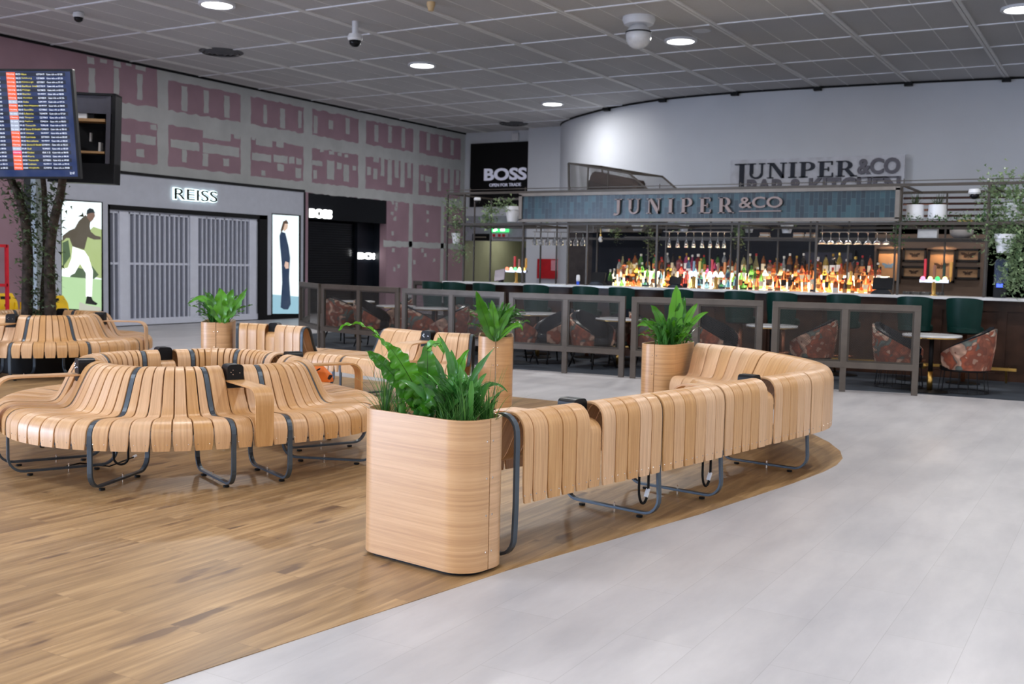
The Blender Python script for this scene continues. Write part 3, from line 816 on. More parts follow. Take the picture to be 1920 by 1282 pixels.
def build_module(root, edges, prof=PROF, table=None, gap=0.004, name='seat_section', end_gap=0.022):
    """edges: n+1 plan edges; table: index of the slat replaced by the low one with arm table and socket"""
    inv = Matrix.Translation(root.location).inverted()
    mb = MB(); n = len(edges) - 1
    for i in range(n):
        lo = table == i
        add_slat(mb, edges[i], edges[i + 1], PLOW if lo else prof, rng.random(), end_gap if i == 0 else gap, end_gap if i == n - 1 else gap)
    mb.build(name, [M_SLAT, M_RIVET], root, inv=inv, smooth=True, autosm=40)
    if table is not None:
        sb = MB(); socket_box(sb, edges[table], edges[table + 1]); so = sb.build('power_socket', M_BLACK, root, inv=inv)
        sb = MB(); socket_holes(sb, edges[table], edges[table + 1]); o = sb.build('socket_opening', M_RIVET, so)
def arm_table(root, e0, e1, wide=0.0):
    inv = Matrix.Translation(root.location).inverted()
    mb = MB(); add_slat(mb, e0, e1, PARM, rng.random(), 0.003, 0.003, 0.015); mb.build('arm_table', [M_SLAT, M_RIVET], root, inv=inv, smooth=True, autosm=40)
def build_frames(root, elist, profs=None, deep=0.006):
    inv = Matrix.Translation(root.location).inverted()
    for i, e in enumerate(elist):
        mb = MB(); frame_loop(mb, e, (profs[i] if profs else PROF), deep=deep); fo = mb.build('leg_frame', M_STEEL, root, inv=inv, bevel=0.002)
        for d in (0.15, 0.585): mb = MB(); foot_pads(mb, e, (d,)); mb.build('foot_pad', M_RUBBER, fo)
        mb = MB(); frame_bolt(mb, e); mb.build('frame_bolt', M_RIVET, fo)
def cable_loop(root, x, y, ang, z=0.18, rx=0.045, rz=0.10, plug=True):
    inv = Matrix.Translation(root.location).inverted()
    mb = MB(); c, s_ = math.cos(ang), math.sin(ang); pts = []
    for k in range(17):
        q = PI * 0.92 + (k / 16) * PI * 1.16; pts.append((x + c * rx * math.cos(q), y + s_ * rx * math.cos(q), z + 0.10 * (1 if k in (0, 16) else 0) + rz * math.sin(q)))
    mb.tube(pts, 0.008, 8); o = mb.build('cable_loop', M_RUBBER, root, inv=inv, smooth=True)
    if plug:
        mb = MB(); mb.bar((x + c * rx, y + s_ * rx, z - 0.02), (x + c * rx * 0.5, y + s_ * rx * 0.5, z - 0.065), 0.022, 0.014); mb.build('plug', M_WHITE, o)

# ---- round seating rings: rounded square in plan, four arm tables
def ring_edge(c, phi, s_, u, Rl=1.154, q=0):
    a = R(phi + 90 * q); t = Vector((math.cos(a), math.sin(a))); n = Vector((-t.y, t.x)); c = Vector(c)
    if u <= 1.5:
        d = t; o = c + t * s_ + n * s_ * (u / 1.5)
    else:
        th = (u - 1.5) / 14 * PI / 2; d = t * math.cos(th) + n * math.sin(th); o = c + t * s_ + n * s_
    return (tuple(o + d * Rl), tuple(o + d * (Rl - DEP)))
def make_ring(c, phi, label, group=None):
    s_ = 0.193
    root = thing('ring_bench', label, 'bench', (c[0], c[1], 0), 0, group)
    fr = []
    for q in range(4):
        E = lambda u: ring_edge(c, phi, s_, u, q=q)
        te = [E(-1.5), E(-0.5), E(0.5), E(1.5)]
        build_module(root, te, table=1, name='table_section'); arm_table(root, te[1], te[2])
        build_module(root, [E(1.5 + k) for k in range(8)]); build_module(root, [E(8.5 + k) for k in range(8)])
        fr += [E(-1.5), E(1.5), E(8.5)]
    build_frames(root, fr)
    inv = Matrix.Translation(root.location).inverted()
    return root
ring = make_ring((-6.089, 5.664), -24.5, 'round slatted oak ring bench in the foreground, left of the tall front planter')
cable_loop(ring, -6.05, 4.95, 0.6, 0.10, 0.05, 0.05, False)
inv = Matrix.Translation(ring.location).inverted()
mb = MB(); a = PZ(215, 872, 0.03); b = PZ(250, 857, 0.03); mb.tube([PZ(100, 880, .03), PZ(150, 868, .015), PZ(205, 874, .02), b], 0.006, 6)
mb.build('power_cable', M_RUBBER, ring, inv=inv, smooth=True)
mb = MB(); mb.tube([b, PZ(255, 854, .035)], 0.011, 6); mb.build('cable_plug', M_WHITE, ring, inv=inv)
ring2 = make_ring((-12.213, 8.719), -57.4, 'round slatted oak ring bench around the artificial tree at the far left')

# ---- long back-to-walkway bench on the right
def path_edges(back, seatside=1):
    """plan edges from a list of points on the outer back line; seat lies to the left of travel when seatside=1"""
    out = []
    n = len(back)
    for i, p in enumerate(back):
        a = Vector(back[max(i - 1, 0)]); b = Vector(back[min(i + 1, n - 1)]); t = (b - a).normalized(); nn = Vector((-t.y, t.x)) * seatside
        p = Vector(p); out.append((tuple(p + nn * DEP), tuple(p)))
    return out
def resample(pts, n):
    pts = [Vector(p) for p in pts]; L = [0]
    for i in range(1, len(pts)): L.append(L[-1] + (pts[i] - pts[i - 1]).length)
    out = []
    for k in range(n + 1):
        s_ = L[-1] * k / n; i = 1
        while i < len(L) - 1 and L[i] < s_: i += 1
        t = (s_ - L[i - 1]) / (L[i] - L[i - 1]); out.append(tuple(pts[i - 1].lerp(pts[i], t)))
    return out
root = thing('curved_bench', 'long curved slatted oak bench with its back to the grey walkway, between two planters', 'bench', (-2.35, 5.7, 0))
bl = smooth_path([(-2.605, 4.53), (-2.35, 5.78), (-2.218, 6.49), (-2.006, 7.765), (-1.965, 8.12), (-2.03, 8.5), (-2.2, 8.86), (-2.45, 9.2), (-2.76, 9.52), (-3.1, 9.82), (-3.42, 10.02), (-3.74, 10.13)], 8)
def sub(a, b): 
    ia = min(range(len(bl)), key=lambda i: (bl[i][0] - a[0]) ** 2 + (bl[i][1] - a[1]) ** 2); ib = min(range(len(bl)), key=lambda i: (bl[i][0] - b[0]) ** 2 + (bl[i][1] - b[1]) ** 2)
    return bl[ia:ib + 1]
m1 = path_edges(resample(sub((-2.605, 4.53), (-2.35, 5.78)), 11)); m2 = path_edges(resample(sub((-2.35, 5.78), (-2.218, 6.49)), 6)); m3 = path_edges(resample(sub((-2.218, 6.49), (-2.006, 7.765)), 11))
m4 = path_edges(resample(sub((-2.006, 7.765), (-2.76, 9.52)), 10)); m5 = path_edges(resample(sub((-2.76, 9.52), (-3.74, 10.13)), 6))
def fix(a, b):
    e = tuple(tuple((Vector(a[-1][k]) + Vector(b[0][k])) / 2) for k in (0, 1)); a[-1] = e; b[0] = e
fix(m1, m2); fix(m2, m3); fix(m3, m4); fix(m4, m5)
for k in range(len(m5)):
    F, B = Vector(m5[k][0]), Vector(m5[k][1]); q = (k / (len(m5) - 1)) ** 1.2; n = ((F - B).normalized() * (1 - q) + Vector((-0.06, -1)) * q).normalized(); m5[k] = (tuple(B + n * DEP), tuple(B))
m1s = [tuple(tuple(Vector(m1[0][k]).lerp(Vector(m1[1][k]), 0.3)) for k in (0, 1))] + m1[1:]
for m_, tb_ in ((m1s, 5), (m2, None), (m3, 5), (m4, None), (m5, None)): build_module(root, m_, table=tb_, end_gap=0.012, gap=0.0035)
for m_ in (m1, m3): arm_table(root, m_[5], m_[6])
def shift(e, a):
    F, B = Vector(e[0]), Vector(e[1]); n = (B - F).normalized(); t = Vector((-n.y, n.x)) * a; return (tuple(F + t), tuple(B + t))
build_frames(root, [shift(m1[0], -0.006)], deep=0.0)
build_frames(root, [m2[0], m3[0], m4[0], m5[0], shift(m5[-1], -0.02)], deep=0.016)
for e, an in ((m2[0], 1.39), (m3[0], 1.39)):
    B = Vector(e[1]); n = (Vector(e[0]) - B).normalized(); cable_loop(root, B.x + n.x * 0.10 - 0.01, B.y + n.y * 0.1 - 0.03, an, 0.20, 0.05, 0.10, True)

# ---- S-shaped bench in the middle
root = thing('wave_bench', 'short S-shaped slatted oak bench behind the ring bench, between two planters', 'bench', (-7.5, 9.3, 0))
# first half: back towards the camera (seat beyond), seat to the left of travel; both halves curve with the seat outside
def az(d): return Vector((math.cos(R(d)), math.sin(R(d))))
def lerpl(l, t):
    t = t * (len(l) - 1); i = min(int(t), len(l) - 2); return [l[i][k] + (l[i + 1][k] - l[i][k]) * (t - i) for k in range(len(l[0]))]
cA = [(447, 12.36, 126), (482, 12.30, 118), (510, 12.18, 112), (545, 12.05, 105), (573, 11.96, 100)]
eA = []
for k in range(8):
    x, D_, a_ = lerpl(cA, k / 7); p = PD(x, 608, D_).to_2d(); d_ = az(a_); B_ = p - d_ * 0.095; eA.append((tuple(B_ + d_ * DEP), tuple(B_)))
cB = [(728, 12.0, 72), (770, 11.7, 84), (811, 11.46, 96), (848, 11.34, 106), (886, 11.28, 114)]
eB = []
for k in range(8):
    x, D_, a_ = lerpl(cB, k / 7); p = PD(x, 620, D_).to_2d(); d_ = az(a_); B_ = p + d_ * 0.095; eB.append((tuple(B_ - d_ * DEP), tuple(B_)))
build_module(root, eA, table=3); build_module(root, eB, table=3); arm_table(root, eB[3], eB[4])
# flat part between: edges run from the camera side (front) to the far side
fa = (eA[-1][1], eA[-1][0]); fb = (eB[0][0], eB[0][1])
fl = [(tuple(Vector(fa[0]).lerp(Vector(fb[0]), k / 7)), tuple(Vector(fa[1]).lerp(Vector(fb[1]), k / 7))) for k in range(8)]
build_module(root, fl, prof=PFLAT)
build_frames(root, [eA[0], eA[-1], eB[0], eB[-1]])

# ============================================================ PLANTERS
def planter(cx, cy, rz, label, L=0.74, W=0.35, H=0.757, seam=1):
    """rounded oblong box of bent veneer in two shells that meet at a riveted seam on each short end"""
    t = thing('planter_box', label, 'planter', (cx, cy, 0), rz, 'oak veneer planters at the bench ends')
    r = 0.135
    def rr(hx, hy, r, n=8):
        p = []
        for sx, sy, a0 in ((1, 1, 0), (-1, 1, 90), (-1, -1, 180), (1, -1, 270)):
            for k in range(n + 1):
                q = R(a0 + 90 * k / n); p.append((sx * (hx - r) + r * math.cos(q), sy * (hy - r) + r * math.sin(q)))
        return p
    out = rr(L / 2, W / 2, r); inn = rr(L / 2 - 0.014, W / 2 - 0.014, r - 0.014)
    n = len(out)
    for half in (0, 1):
        # outline from the +x end seam to the -x end seam over +y (half 0) or -y (half 1)
        idx = [i for i in range(n) if (out[i][1] > 0) == (half == 0)]
        po = [out[i] for i in idx]; pi_ = [inn[i] for i in idx]
        g = 0.003
        sg = 1 if half == 0 else -1
        x1 = L / 2 if half == 0 else -L / 2
        po = [(x1, sg * g)] + po + [(-x1, sg * g)]; pi_ = [(x1 - math.copysign(0.014, x1), sg * g)] + pi_ + [(-x1 + math.copysign(0.014, x1), sg * g)]
        mb = MB(); mb.cr = rng.random() * 0.5 + 0.25
        m_ = len(po); vs, uv, fs = [], [], []; Lp = 0
        for i in range(m_):
            if i: Lp += math.hypot(po[i][0] - po[i - 1][0], po[i][1] - po[i - 1][1])
            for z in (0.022, H): vs.append((po[i][0], po[i][1], z)); uv.append((z, Lp))
            for z in (H, 0.022): vs.append((pi_[i][0], pi_[i][1], z)); uv.append((z, Lp))
        for i in range(m_ - 1):
            a, b = i * 4, i * 4 + 4
            for k in range(4): l = (k + 1) % 4; fs.append((a + k, b + k, b + l, a + l))
        fs.append((0, 1, 2, 3)); fs.append(tuple((m_ - 1) * 4 + k for k in (3, 2, 1, 0)))
        mb.add(vs, fs, uv); mb.build('veneer_shell', M_PLANTER, t, smooth=True, autosm=35)
    mb = MB()
    for ex in (1, -1):
        for sy in (0.022, -0.022):
            for z in (0.11, 0.29, 0.47, 0.65):
                c = Vector((ex * (L / 2), sy, z)); ring_ = [c + Vector((0, math.cos(k * PI / 3), math.sin(k * PI / 3))) * 0.006 for k in range(6)]
                mb.add(ring_ + [c + Vector((ex * 0.004, 0, 0))], [(k, (k + 1) % 6, 6) for k in range(6)])
    mb.build('rivets', M_RIVET, t)
    mb = MB(); p2 = rr(L / 2 - 0.03, W / 2 - 0.03, r - 0.03); mb.prism(p2, lambda x, y, q: (x, y, q), 0.003, 0.03); mb.build('plinth', M_BLACK, t)
    mb = MB(); p2 = rr(L / 2 - 0.0145, W / 2 - 0.0145, r - 0.0145, 4)
    k = 9
    mb.prism(p2, lambda x, y, q: (x, y, q), 0.60, 0.70); 
    lr = random.Random(cx)
    for _ in range(260):
        x, y = lr.uniform(-L / 2 + 0.05, L / 2 - 0.05), lr.uniform(-W / 2 + 0.04, W / 2 - 0.04)
        if abs(x) > L / 2 - 0.1 and abs(y) > W / 2 - 0.08: continue
        sz = lr.uniform(0.006, 0.018); mb.box((x, y, 0.70 + sz * 0.3), (sz, sz * 1.3, sz), Matrix.Rotation(lr.uniform(0, 6), 3, Vector((lr.random(), lr.random(), lr.random())).normalized()))
    mb.build('soil', M_SOIL, t)
    return t
PL1 = (-3.01, 4.365, R(172)); _p2 = PD(930, 641, 11.17); _p0 = PD(410, 641, 12.66)
PL2 = (_p2.x, _p2.y, R(121)); PL3 = (-3.98, 9.86, R(91)); PL0 = (_p0.x, _p0.y, R(131))
planter(*PL1, 'large oak veneer planter in the foreground, at the near end of the long curved bench', L=0.75)
planter(*PL2, 'oak veneer planter right of the S-shaped bench, partly hidden by the foreground fern', W=0.36)
planter(*PL3, 'oak veneer planter at the far end of the long curved bench')
planter(*PL0, 'small-looking oak veneer planter in front of the grey shutter, left of the S-shaped bench', W=0.36)

# ---- leaves
def leaf(mb, p0, p1, p2, width, r_=random, waves=3, amp=0.2, fold=0.25, n=12, tip=0.0, base=0.12, up=None):
    """leaf blade along a quadratic curve p0-p1-p2; wavy margins, folded along the midrib"""
    p0, p1, p2 = Vector(p0), Vector(p1), Vector(p2); mb.cr = r_.random(); ph = r_.random() * 6
    vs = []
    for i in range(n + 1):
        t = i / n; p = p0 * (1 - t) ** 2 + p1 * 2 * t * (1 - t) + p2 * t * t
        d = ((p1 - p0) * (1 - t) + (p2 - p1) * t).normalized()
        u = Vector(up) if up else Vector((0, 0, 1))
        s_ = d.cross(u)
        if s_.length < 0.25:
            s_ = d.cross(AX_F) 
        s_.normalize(); nrm = s_.cross(d).normalized()
        w_ = width * (max(0.0, math.sin(PI * min(1, (t * (1 - base) + base)) ** 0.9)) ** 0.75) * (1 + amp * 0.5 * math.sin(waves * 2 * PI * t + ph)) if t < 1 else 0.001
        if i == 0: w_ = width * 0.12
        z1 = amp * width * 0.9 * math.sin(waves * 2 * PI * t + ph + 1); z2 = amp * width * 0.9 * math.sin(waves * 2 * PI * t + ph + 3); w_ *= 1 + 0.10 * math.sin(23 * t + ph)
        h = w_ / 2
        vs += [p - s_ * h + nrm * (fold * h + z1), p - s_ * h * 0.5 + nrm * (fold * h * 0.35 + z1 * 0.3), p, p + s_ * h * 0.5 + nrm * (fold * h * 0.35 + z2 * 0.3), p + s_ * h + nrm * (fold * h + z2)]
    fs = []
    for i in range(n):
        for k in range(4): a = i * 5 + k; fs.append((a, a + 1, a + 6, a + 5))
    mb.add(vs, fs)
def blade(mb, p0, ang, lean, length, w_, r_, droop=0.6, n=6):
    mb.cr = r_.random()
    p = Vector(p0); d = Vector((math.cos(ang) * math.sin(lean), math.sin(ang) * math.sin(lean), math.cos(lean))); s_ = Vector((-math.sin(ang), math.cos(ang), 0))
    vs = []; fs = []
    for i in range(n + 1):
        t = i / n; ww = w_ * (1 - t ** 1.6) + 0.0004
        vs += [p - s_ * ww / 2, p + s_ * ww / 2]
        p = p + d * (length / n); d = (d + Vector((math.cos(ang) * 0.25, math.sin(ang) * 0.25, -1)) * droop * (0.4 + t) / n).normalized()
    for i in range(n): fs.append((2 * i, 2 * i + 1, 2 * i + 3, 2 * i + 2))
    mb.add(vs, fs)
def grass_clump(loc, r_, label, n=46, L=0.24, parent_group='grass clumps in the foreground planter', lean=0.9, w_=0.006):
    mb = MB()
    for _ in range(n):
        blade(mb, (r_.uniform(-0.02, 0.02), r_.uniform(-0.02, 0.02), 0), r_.uniform(0, 2 * PI), r_.uniform(0.05, lean) ** 1.3, L * r_.uniform(0.5, 1.15), w_ * r_.uniform(0.6, 1.2), r_, r_.uniform(0.3, 1.3), 7)
    o = mb.build('grass_clump', M_GRASS, loc=loc); return tag(o, label, 'plant', parent_group)
SOIL = 0.703
def fern(loc, rz, label, r_, heroes=(), n=10, L=0.30, wd=0.06, n2=18, mats=None):
    t = thing('potted_fern', label, 'plant', loc, rz)
    inv = (Matrix.Translation(t.location) @ Matrix.Rotation(rz, 4, 'Z')).inverted()
    mb = MB()
    for h in heroes: leaf(mb, *h[:3], h[3], r_, **(h[4] if len(h) > 4 else {}))
    if heroes:
        fo = mb.build('broad_fronds', M_LEAFB, t, inv=inv, smooth=True); rb = MB()
        for h in heroes:
            a_, b_, c_ = (Vector(q) for q in h[:3]); rb.tube([a_ * (1 - q) ** 2 + b_ * 2 * q * (1 - q) + c_ * q * q for q in [k / 12 for k in range(12)]], [0.0028 * (1.1 - k / 12) for k in range(12)], 5)
        rb.build('midrib', M_RIB, fo)
    mb = MB()
    for k in range(n):
        a = r_.uniform(0, 2 * PI); e = r_.uniform(0.35, 1.25); l = L * r_.uniform(0.6, 1.1); c = math.cos(a), math.sin(a)
        b0 = Vector((c[0] * 0.015, c[1] * 0.015, 0))
        p1 = b0 + Vector((c[0] * math.cos(e) * l * 0.5, c[1] * math.cos(e) * l * 0.5, l * 0.62 * math.sin(e) + 0.05)); p2 = b0 + Vector((c[0] * l * (0.35 + 0.6 * math.cos(e)), c[1] * l * (0.35 + 0.6 * math.cos(e)), l * 0.95 * math.sin(e) - 0.02))
        leaf(mb, b0, p1, p2, wd * r_.uniform(0.8, 1.4), r_, 4, 0.3, 0.3, 12)
    mb.build('fronds', M_LEAFB if not mats else mats, t, smooth=True)
    mb = MB()
    for k in range(n2):
        a = r_.uniform(0, 2 * PI); l = L * r_.uniform(0.5, 1.1); c = math.cos(a), math.sin(a); q = r_.uniform(0.05, 0.75)
        b0 = Vector((c[0] * 0.05 + r_.uniform(-0.1, 0.1), c[1] * 0.03 + r_.uniform(-0.04, 0.04), 0)); p1 = b0 + Vector((c[0] * l * 0.22, c[1] * l * 0.22, l * 0.8)); p2 = b0 + Vector((c[0] * l * (0.3 + q * 0.45), c[1] * l * (0.3 + q * 0.45), l * (0.95 - 0.45 * q)))
        leaf(mb, b0, p1, p2, wd * 0.75 * r_.uniform(0.6, 1.2), r_, 2, 0.2, 0.35, 8)
    mb.build('dark_leaves', M_LEAFD, t, smooth=True)
    if n2 > 50:
        mb = MB()
        for k in range(n2): blade(mb, (r_.uniform(-0.14, 0.2), r_.uniform(-0.1, 0.1), 0), r_.uniform(0, 2 * PI), r_.uniform(0.1, 1.0), L * r_.uniform(0.45, 1.0), 0.014 * r_.uniform(0.6, 1.3), r_, r_.uniform(0.8, 2.2), 7)
        mb.build('strap_leaves', M_LEAFD, t, smooth=True)
    return t
def Q(x, y, D): return PD(x, y, D)
r1 = random.Random(11)
bx = Q(795, 765, 5.28)
D = 5.28
H1 = [ (Q(795, 765, D), Q(738, 655, D - .05), Q(700, 625, D - .05), 0.045, dict(waves=4, amp=0.28, n=30)),
       (Q(712, 632, D - .05), Q(670, 590, D - .08), Q(634, 618, D - .1), 0.036, dict(waves=3, amp=0.3, n=28, base=0.3)),
       (Q(795, 765, D), Q(765, 690, D - .12), Q(722, 640, D - .1), 0.115, dict(waves=7, amp=0.26, n=34, up=(0.3, -0.9, 0.4))),
       (Q(799, 770, D), Q(803, 700, D), Q(801, 642, D + .06), 0.125, dict(waves=4, amp=0.10, fold=0.15, n=24, up=(0.3, -0.95, 0.1))),
       (Q(801, 655, D + .05), Q(828, 628, D - .03), Q(832, 664, D - .08), 0.05, dict(waves=3, amp=0.25, base=0.3, up=(0.2, -0.7, 0.6))),
       (Q(790, 770, D), Q(735, 690, D - .1), Q(686, 657, D - .1), 0.085, dict(waves=7, amp=0.3, n=32, up=(0.3, -0.85, 0.5))),
       (Q(800, 770, D), Q(790, 735, D - .16), Q(815, 762, D - .2), 0.11, dict(waves=4, amp=0.28, n=24, up=(0.3, -0.9, 0.3))),
       (Q(845, 770, D), Q(856, 680, D), Q(880, 655, D - .05), 0.06, dict(waves=2, amp=0.1, n=12, up=(0.3, -0.9, 0.3))),
       (Q(790, 772, D), Q(755, 705, D - .05), Q(745, 690, D), 0.09, dict(waves=4, amp=0.15, up=(0.3, -0.9, 0.3))) ]
fern(tuple(Vector((bx.x, bx.y, SOIL))), 0, 'broad wavy-leaved bright green fern in the foreground planter', r1, H1, 3, 0.18, 0.05, 8)
bx = Q(860, 770, 5.22)
t = thing('leafy_plant', 'dark glossy long-leaved plant in the right half of the foreground planter', 'plant', (bx.x, bx.y, SOIL))
inv = Matrix.Translation(t.location).inverted(); mb = MB(); D = 5.2
for a, b, c, wd in (((850, 775), (862, 690), (822, 626), 0.035), ((850, 775), (852, 690), (846, 655), 0.06), ((865, 775), (880, 700), (929, 651), 0.035), ((868, 778), (915, 690), (952, 735), 0.025), ((868, 775), (890, 725), (912, 700), 0.045),
                   ((835, 770), (800, 705), (765, 698), 0.05), ((835, 770), (810, 715), (778, 725), 0.04), ((850, 775), (830, 700), (815, 668), 0.04), ((862, 775), (868, 720), (862, 682), 0.04), ((870, 775), (900, 730), (925, 715), 0.035), ((840, 772), (860, 730), (900, 735), 0.04), ((830, 772), (822, 735), (842, 748), 0.035), ((845, 772), (800, 725), (790, 715), 0.04), ((852, 772), (830, 718), (860, 700), 0.035), ((820, 770), (785, 722), (750, 712), 0.035)):
    dd = D + r1.uniform(-0.1, 0.08); leaf(mb, Q(*a, 5.2), Q(*b, dd), Q(*c, dd), wd, r1, 2, 0.14, 0.35, 12, up=(0.3, -0.8, 0.5))
mb.build('leaves', M_LEAFD, t, inv=inv, smooth=True)
mb = MB()
for k in range(80):
    a = r1.uniform(0, 2 * PI); l = r1.uniform(0.12, 0.32); b0 = Vector((r1.uniform(-0.13, 0.12), r1.uniform(-0.06, 0.08), 0.0)); b0.z = r1.uniform(0, 0.04)
    leaf(mb, b0, b0 + Vector((math.cos(a) * l * .4, math.sin(a) * l * .4, l * .8)), b0 + Vector((math.cos(a) * l * .65, math.sin(a) * l * .65, l * 0.8)), 0.026, r1, 2, 0.1, 0.3, 6)
mb.build('small_leaves', M_LEAFD, t, smooth=True)
for k, (x, y, dd, nn, L_, where) in enumerate([(722, 774, 5.42, 70, 0.36, 'leftmost grass clump at the left end of the foreground planter'), (752, 778, 5.38, 50, 0.26, 'small grass clump left of the broad fern in the foreground planter'),
        (868, 790, 5.1, 62, 0.32, 'tall grass clump at the front of the foreground planter'), (914, 785, 5.18, 66, 0.30, 'grass clump at the right end of the foreground planter'), (840, 788, 5.12, 40, 0.2, 'sparse low grass clump just right of the fern in the foreground planter')]):
    p = Q(x, y, dd); grass_clump((p.x, p.y, SOIL - 0.01), r1, where, nn, L_)
f = MB(); p = Q(824, 769, 5.12); f.box((p.x, p.y, SOIL + 0.02), (0.03, 0.02, 0.035), 0.5)
tag(f.build('plant_tag', M('yellow_plastic_tag', (226, 168, 40), 0.5), bevel=0.004), 'small yellow tag stuck in the soil of the foreground planter', 'tag')
# the three planters behind
D0 = 12.3; D2 = 10.75; D3 = 10.5
def far_fern(pl, label, heroes, D, seed, n=12, L=0.3, n2=30):
    rr_ = random.Random(seed)
    fern((pl[0], pl[1], SOIL), pl[2], label, rr_, heroes, n, L, 0.05, n2)
up_ = (0.5, -0.8, 0.2)
far_fern(PL2, 'leafy fern in the planter right of the S-shaped bench', [(Q(928, 640, D2), Q(905, 590, D2), Q(893, 545, D2 - .1), 0.13, dict(waves=3, amp=0.15, up=up_)), (Q(930, 640, D2), Q(925, 590, D2), Q(922, 562, D2), 0.1, dict(up=up_)), (Q(930, 640, D2), Q(945, 590, D2), Q(967, 572, D2), 0.08, dict(up=up_)), (Q(932, 640, D2), Q(975, 590, D2), Q(980, 620, D2), 0.05, dict(up=up_))], D2, 21, 26, 0.42, 170)
far_fern(PL3, 'bright upright fern in the planter at the far end of the long curved bench', [(Q(1258, 648, D3), Q(1270, 580, D3), Q(1268, 534, D3), 0.15, dict(waves=3, amp=0.1, up=up_)), (Q(1255, 648, D3), Q(1275, 590, D3), Q(1283, 556, D3), 0.13, dict(up=up_)), (Q(1252, 648, D3), Q(1240, 590, D3), Q(1220, 572, D3), 0.1, dict(up=up_, waves=3)), (Q(1250, 648, D3), Q(1225, 590, D3), Q(1194, 612, D3), 0.08, dict(up=up_, waves=4)), (Q(1262, 648, D3), Q(1290, 590, D3), Q(1308, 568, D3), 0.08, dict(up=up_)), (Q(1270, 648, D3), Q(1300, 590, D3), Q(1328, 585, D3), 0.06, dict(up=up_))], D3, 22, 22, 0.36, 90)
far_fern(PL0, 'fern with one long arching frond in the planter in front of the grey shutter', [(Q(412, 606, D0), Q(390, 535, D0), Q(352, 570, D0), 0.07, dict(up=up_, waves=4, amp=.3)), (Q(415, 606, D0), Q(418, 560, D0), Q(412, 540, D0), 0.16, dict(up=up_)), (Q(417, 606, D0), Q(430, 570, D0), Q(436, 542, D0), 0.14, dict(up=up_)), (Q(420, 606, D0), Q(445, 570, D0), Q(464, 540, D0), 0.09, dict(up=up_, waves=4)), (Q(412, 606, D0), Q(395, 560, D0), Q(390, 548, D0), 0.10, dict(up=up_))], D0, 23, 26, 0.42, 170)
# orange pouch lying on the ring bench
p = PZ(606, 716, 0.46)
t = thing('orange_pouch', 'small crumpled orange bag lying on the right side of the foreground ring bench', 'bag', (p.x, p.y, 0.462), 0.6)
mb = MB(); mb.add([(-.09, -.03, 0), (.06, -.05, 0), (.09, .03, 0), (-.07, .05, 0), (-.11, -.01, .10), (.02, -.04, .085), (.08, .01, .06), (-.07, .04, .15), (-.02, .0, .16)], [(3, 2, 1, 0), (0, 1, 5, 4), (1, 2, 6, 5), (2, 3, 7, 6), (3, 0, 4, 7), (4, 5, 8), (5, 6, 8), (6, 7, 8), (7, 4, 8)])
mb.build('bag_body', M('orange_fabric', (214, 106, 22), 0.6), t, bevel=0.006)
mb = MB(); mb.bar((-.10, -.05, .07), (-.02, -.06, .12), 0.02, 0.012); mb.bar((.05, -.05, .03), (.07, -.03, .06), 0.03, 0.012); mb.build('bag_trim', M_BLACK, t)
# ============================================================ MESH SCREENS ROUND THE BAR SEATING
M_MESH = mat_mesh('bronze_expanded_mesh', (58, 54, 50), 0.019)
def screen(p0, p1, H, label, mid=True, group='bronze mesh screens round the bar seating', two=True):
    p0 = Vector(p0); p1 = Vector(p1); L = (p1 - p0).length; a = math.atan2(p1.y - p0.y, p1.x - p0.x)
    t = thing('mesh_screen', label, 'screen', (p0.x, p0.y, 0), a, group)
    W = 0.075; D_ = 0.045; f = MB()
    zb = 0.30
    xs = [W / 2, L - W / 2] + ([L / 2] if mid else [])
    for x in xs: f.box((x, 0, H / 2), (W, D_, H))
    f.box((L / 2, 0, H - W / 2), (L, D_ + 0.002, W)); f.box((L / 2, 0, zb + W / 2), (L, D_ + 0.002, W))
    f.build('frame', M_BRONZE, t, bevel=0.004)
    n = 2 if mid else 1
    for k in range(n):
        x0 = W + (L / 2 - W / 2) * k if k == 0 else L / 2 + W / 2; x1 = (L / 2 - W / 2) if (mid and k == 0) else L - W
        f = MB(); z0, z1 = zb + W, H - W
        f.add([(x0, 0.004, z0), (x1, 0.004, z0), (x1, 0.004, z1), (x0, 0.004, z1)], [(0, 1, 2, 3)], [(x0, z0), (x1, z0), (x1, z1), (x0, z1)])
        b = 0.022
        g = MB()
        for (ax, az, bx_, bz) in ((x0, z0, x1, z0 + b), (x0, z1 - b, x1, z1), (x0, z0 + b, x0 + b, z1 - b), (x1 - b, z0 + b, x1, z1 - b)): g.span((ax, -0.014, az), (bx_, 0.014, bz))
        o = f.build('mesh_infill', M_MESH, t); g.build('inner_bead', M_BRONZE2, o)
    return t
HS = 1.10
screen((-3.96, 13.25), (-2.24, 13.62), HS, 'bronze mesh screen at the right end of the row, beside the round table')
screen((-5.83, 13.10), (-4.13, 13.42), HS, 'bluish lit bronze mesh screen behind the planter of the long bench, second from the right')
screen((-7.70, 13.03), (-5.95, 13.16), HS, 'bronze mesh screen in the middle of the row, right of the central planter')
screen((-9.72, 13.22), (-7.78, 13.04), HS, 'bronze mesh screen behind the central planter fern')
screen((-11.95, 13.95), (-9.95, 13.45), HS, 'bronze mesh screen left of the row behind the S-shaped bench')
screen((-13.25, 14.85), (-12.03, 13.98), HS, 'single-panel bronze mesh screen turned away at the left end of the row', mid=False)
screen((-14.3, 16.3), (-13.3, 14.95), HS - 0.05, 'far bronze mesh screen turned along the left side of the seating', mid=False)
screen((-13.6, 18.9), (-10.9, 17.9), HS, 'furthest bronze mesh screen at the back left of the seating, below the dark shop')

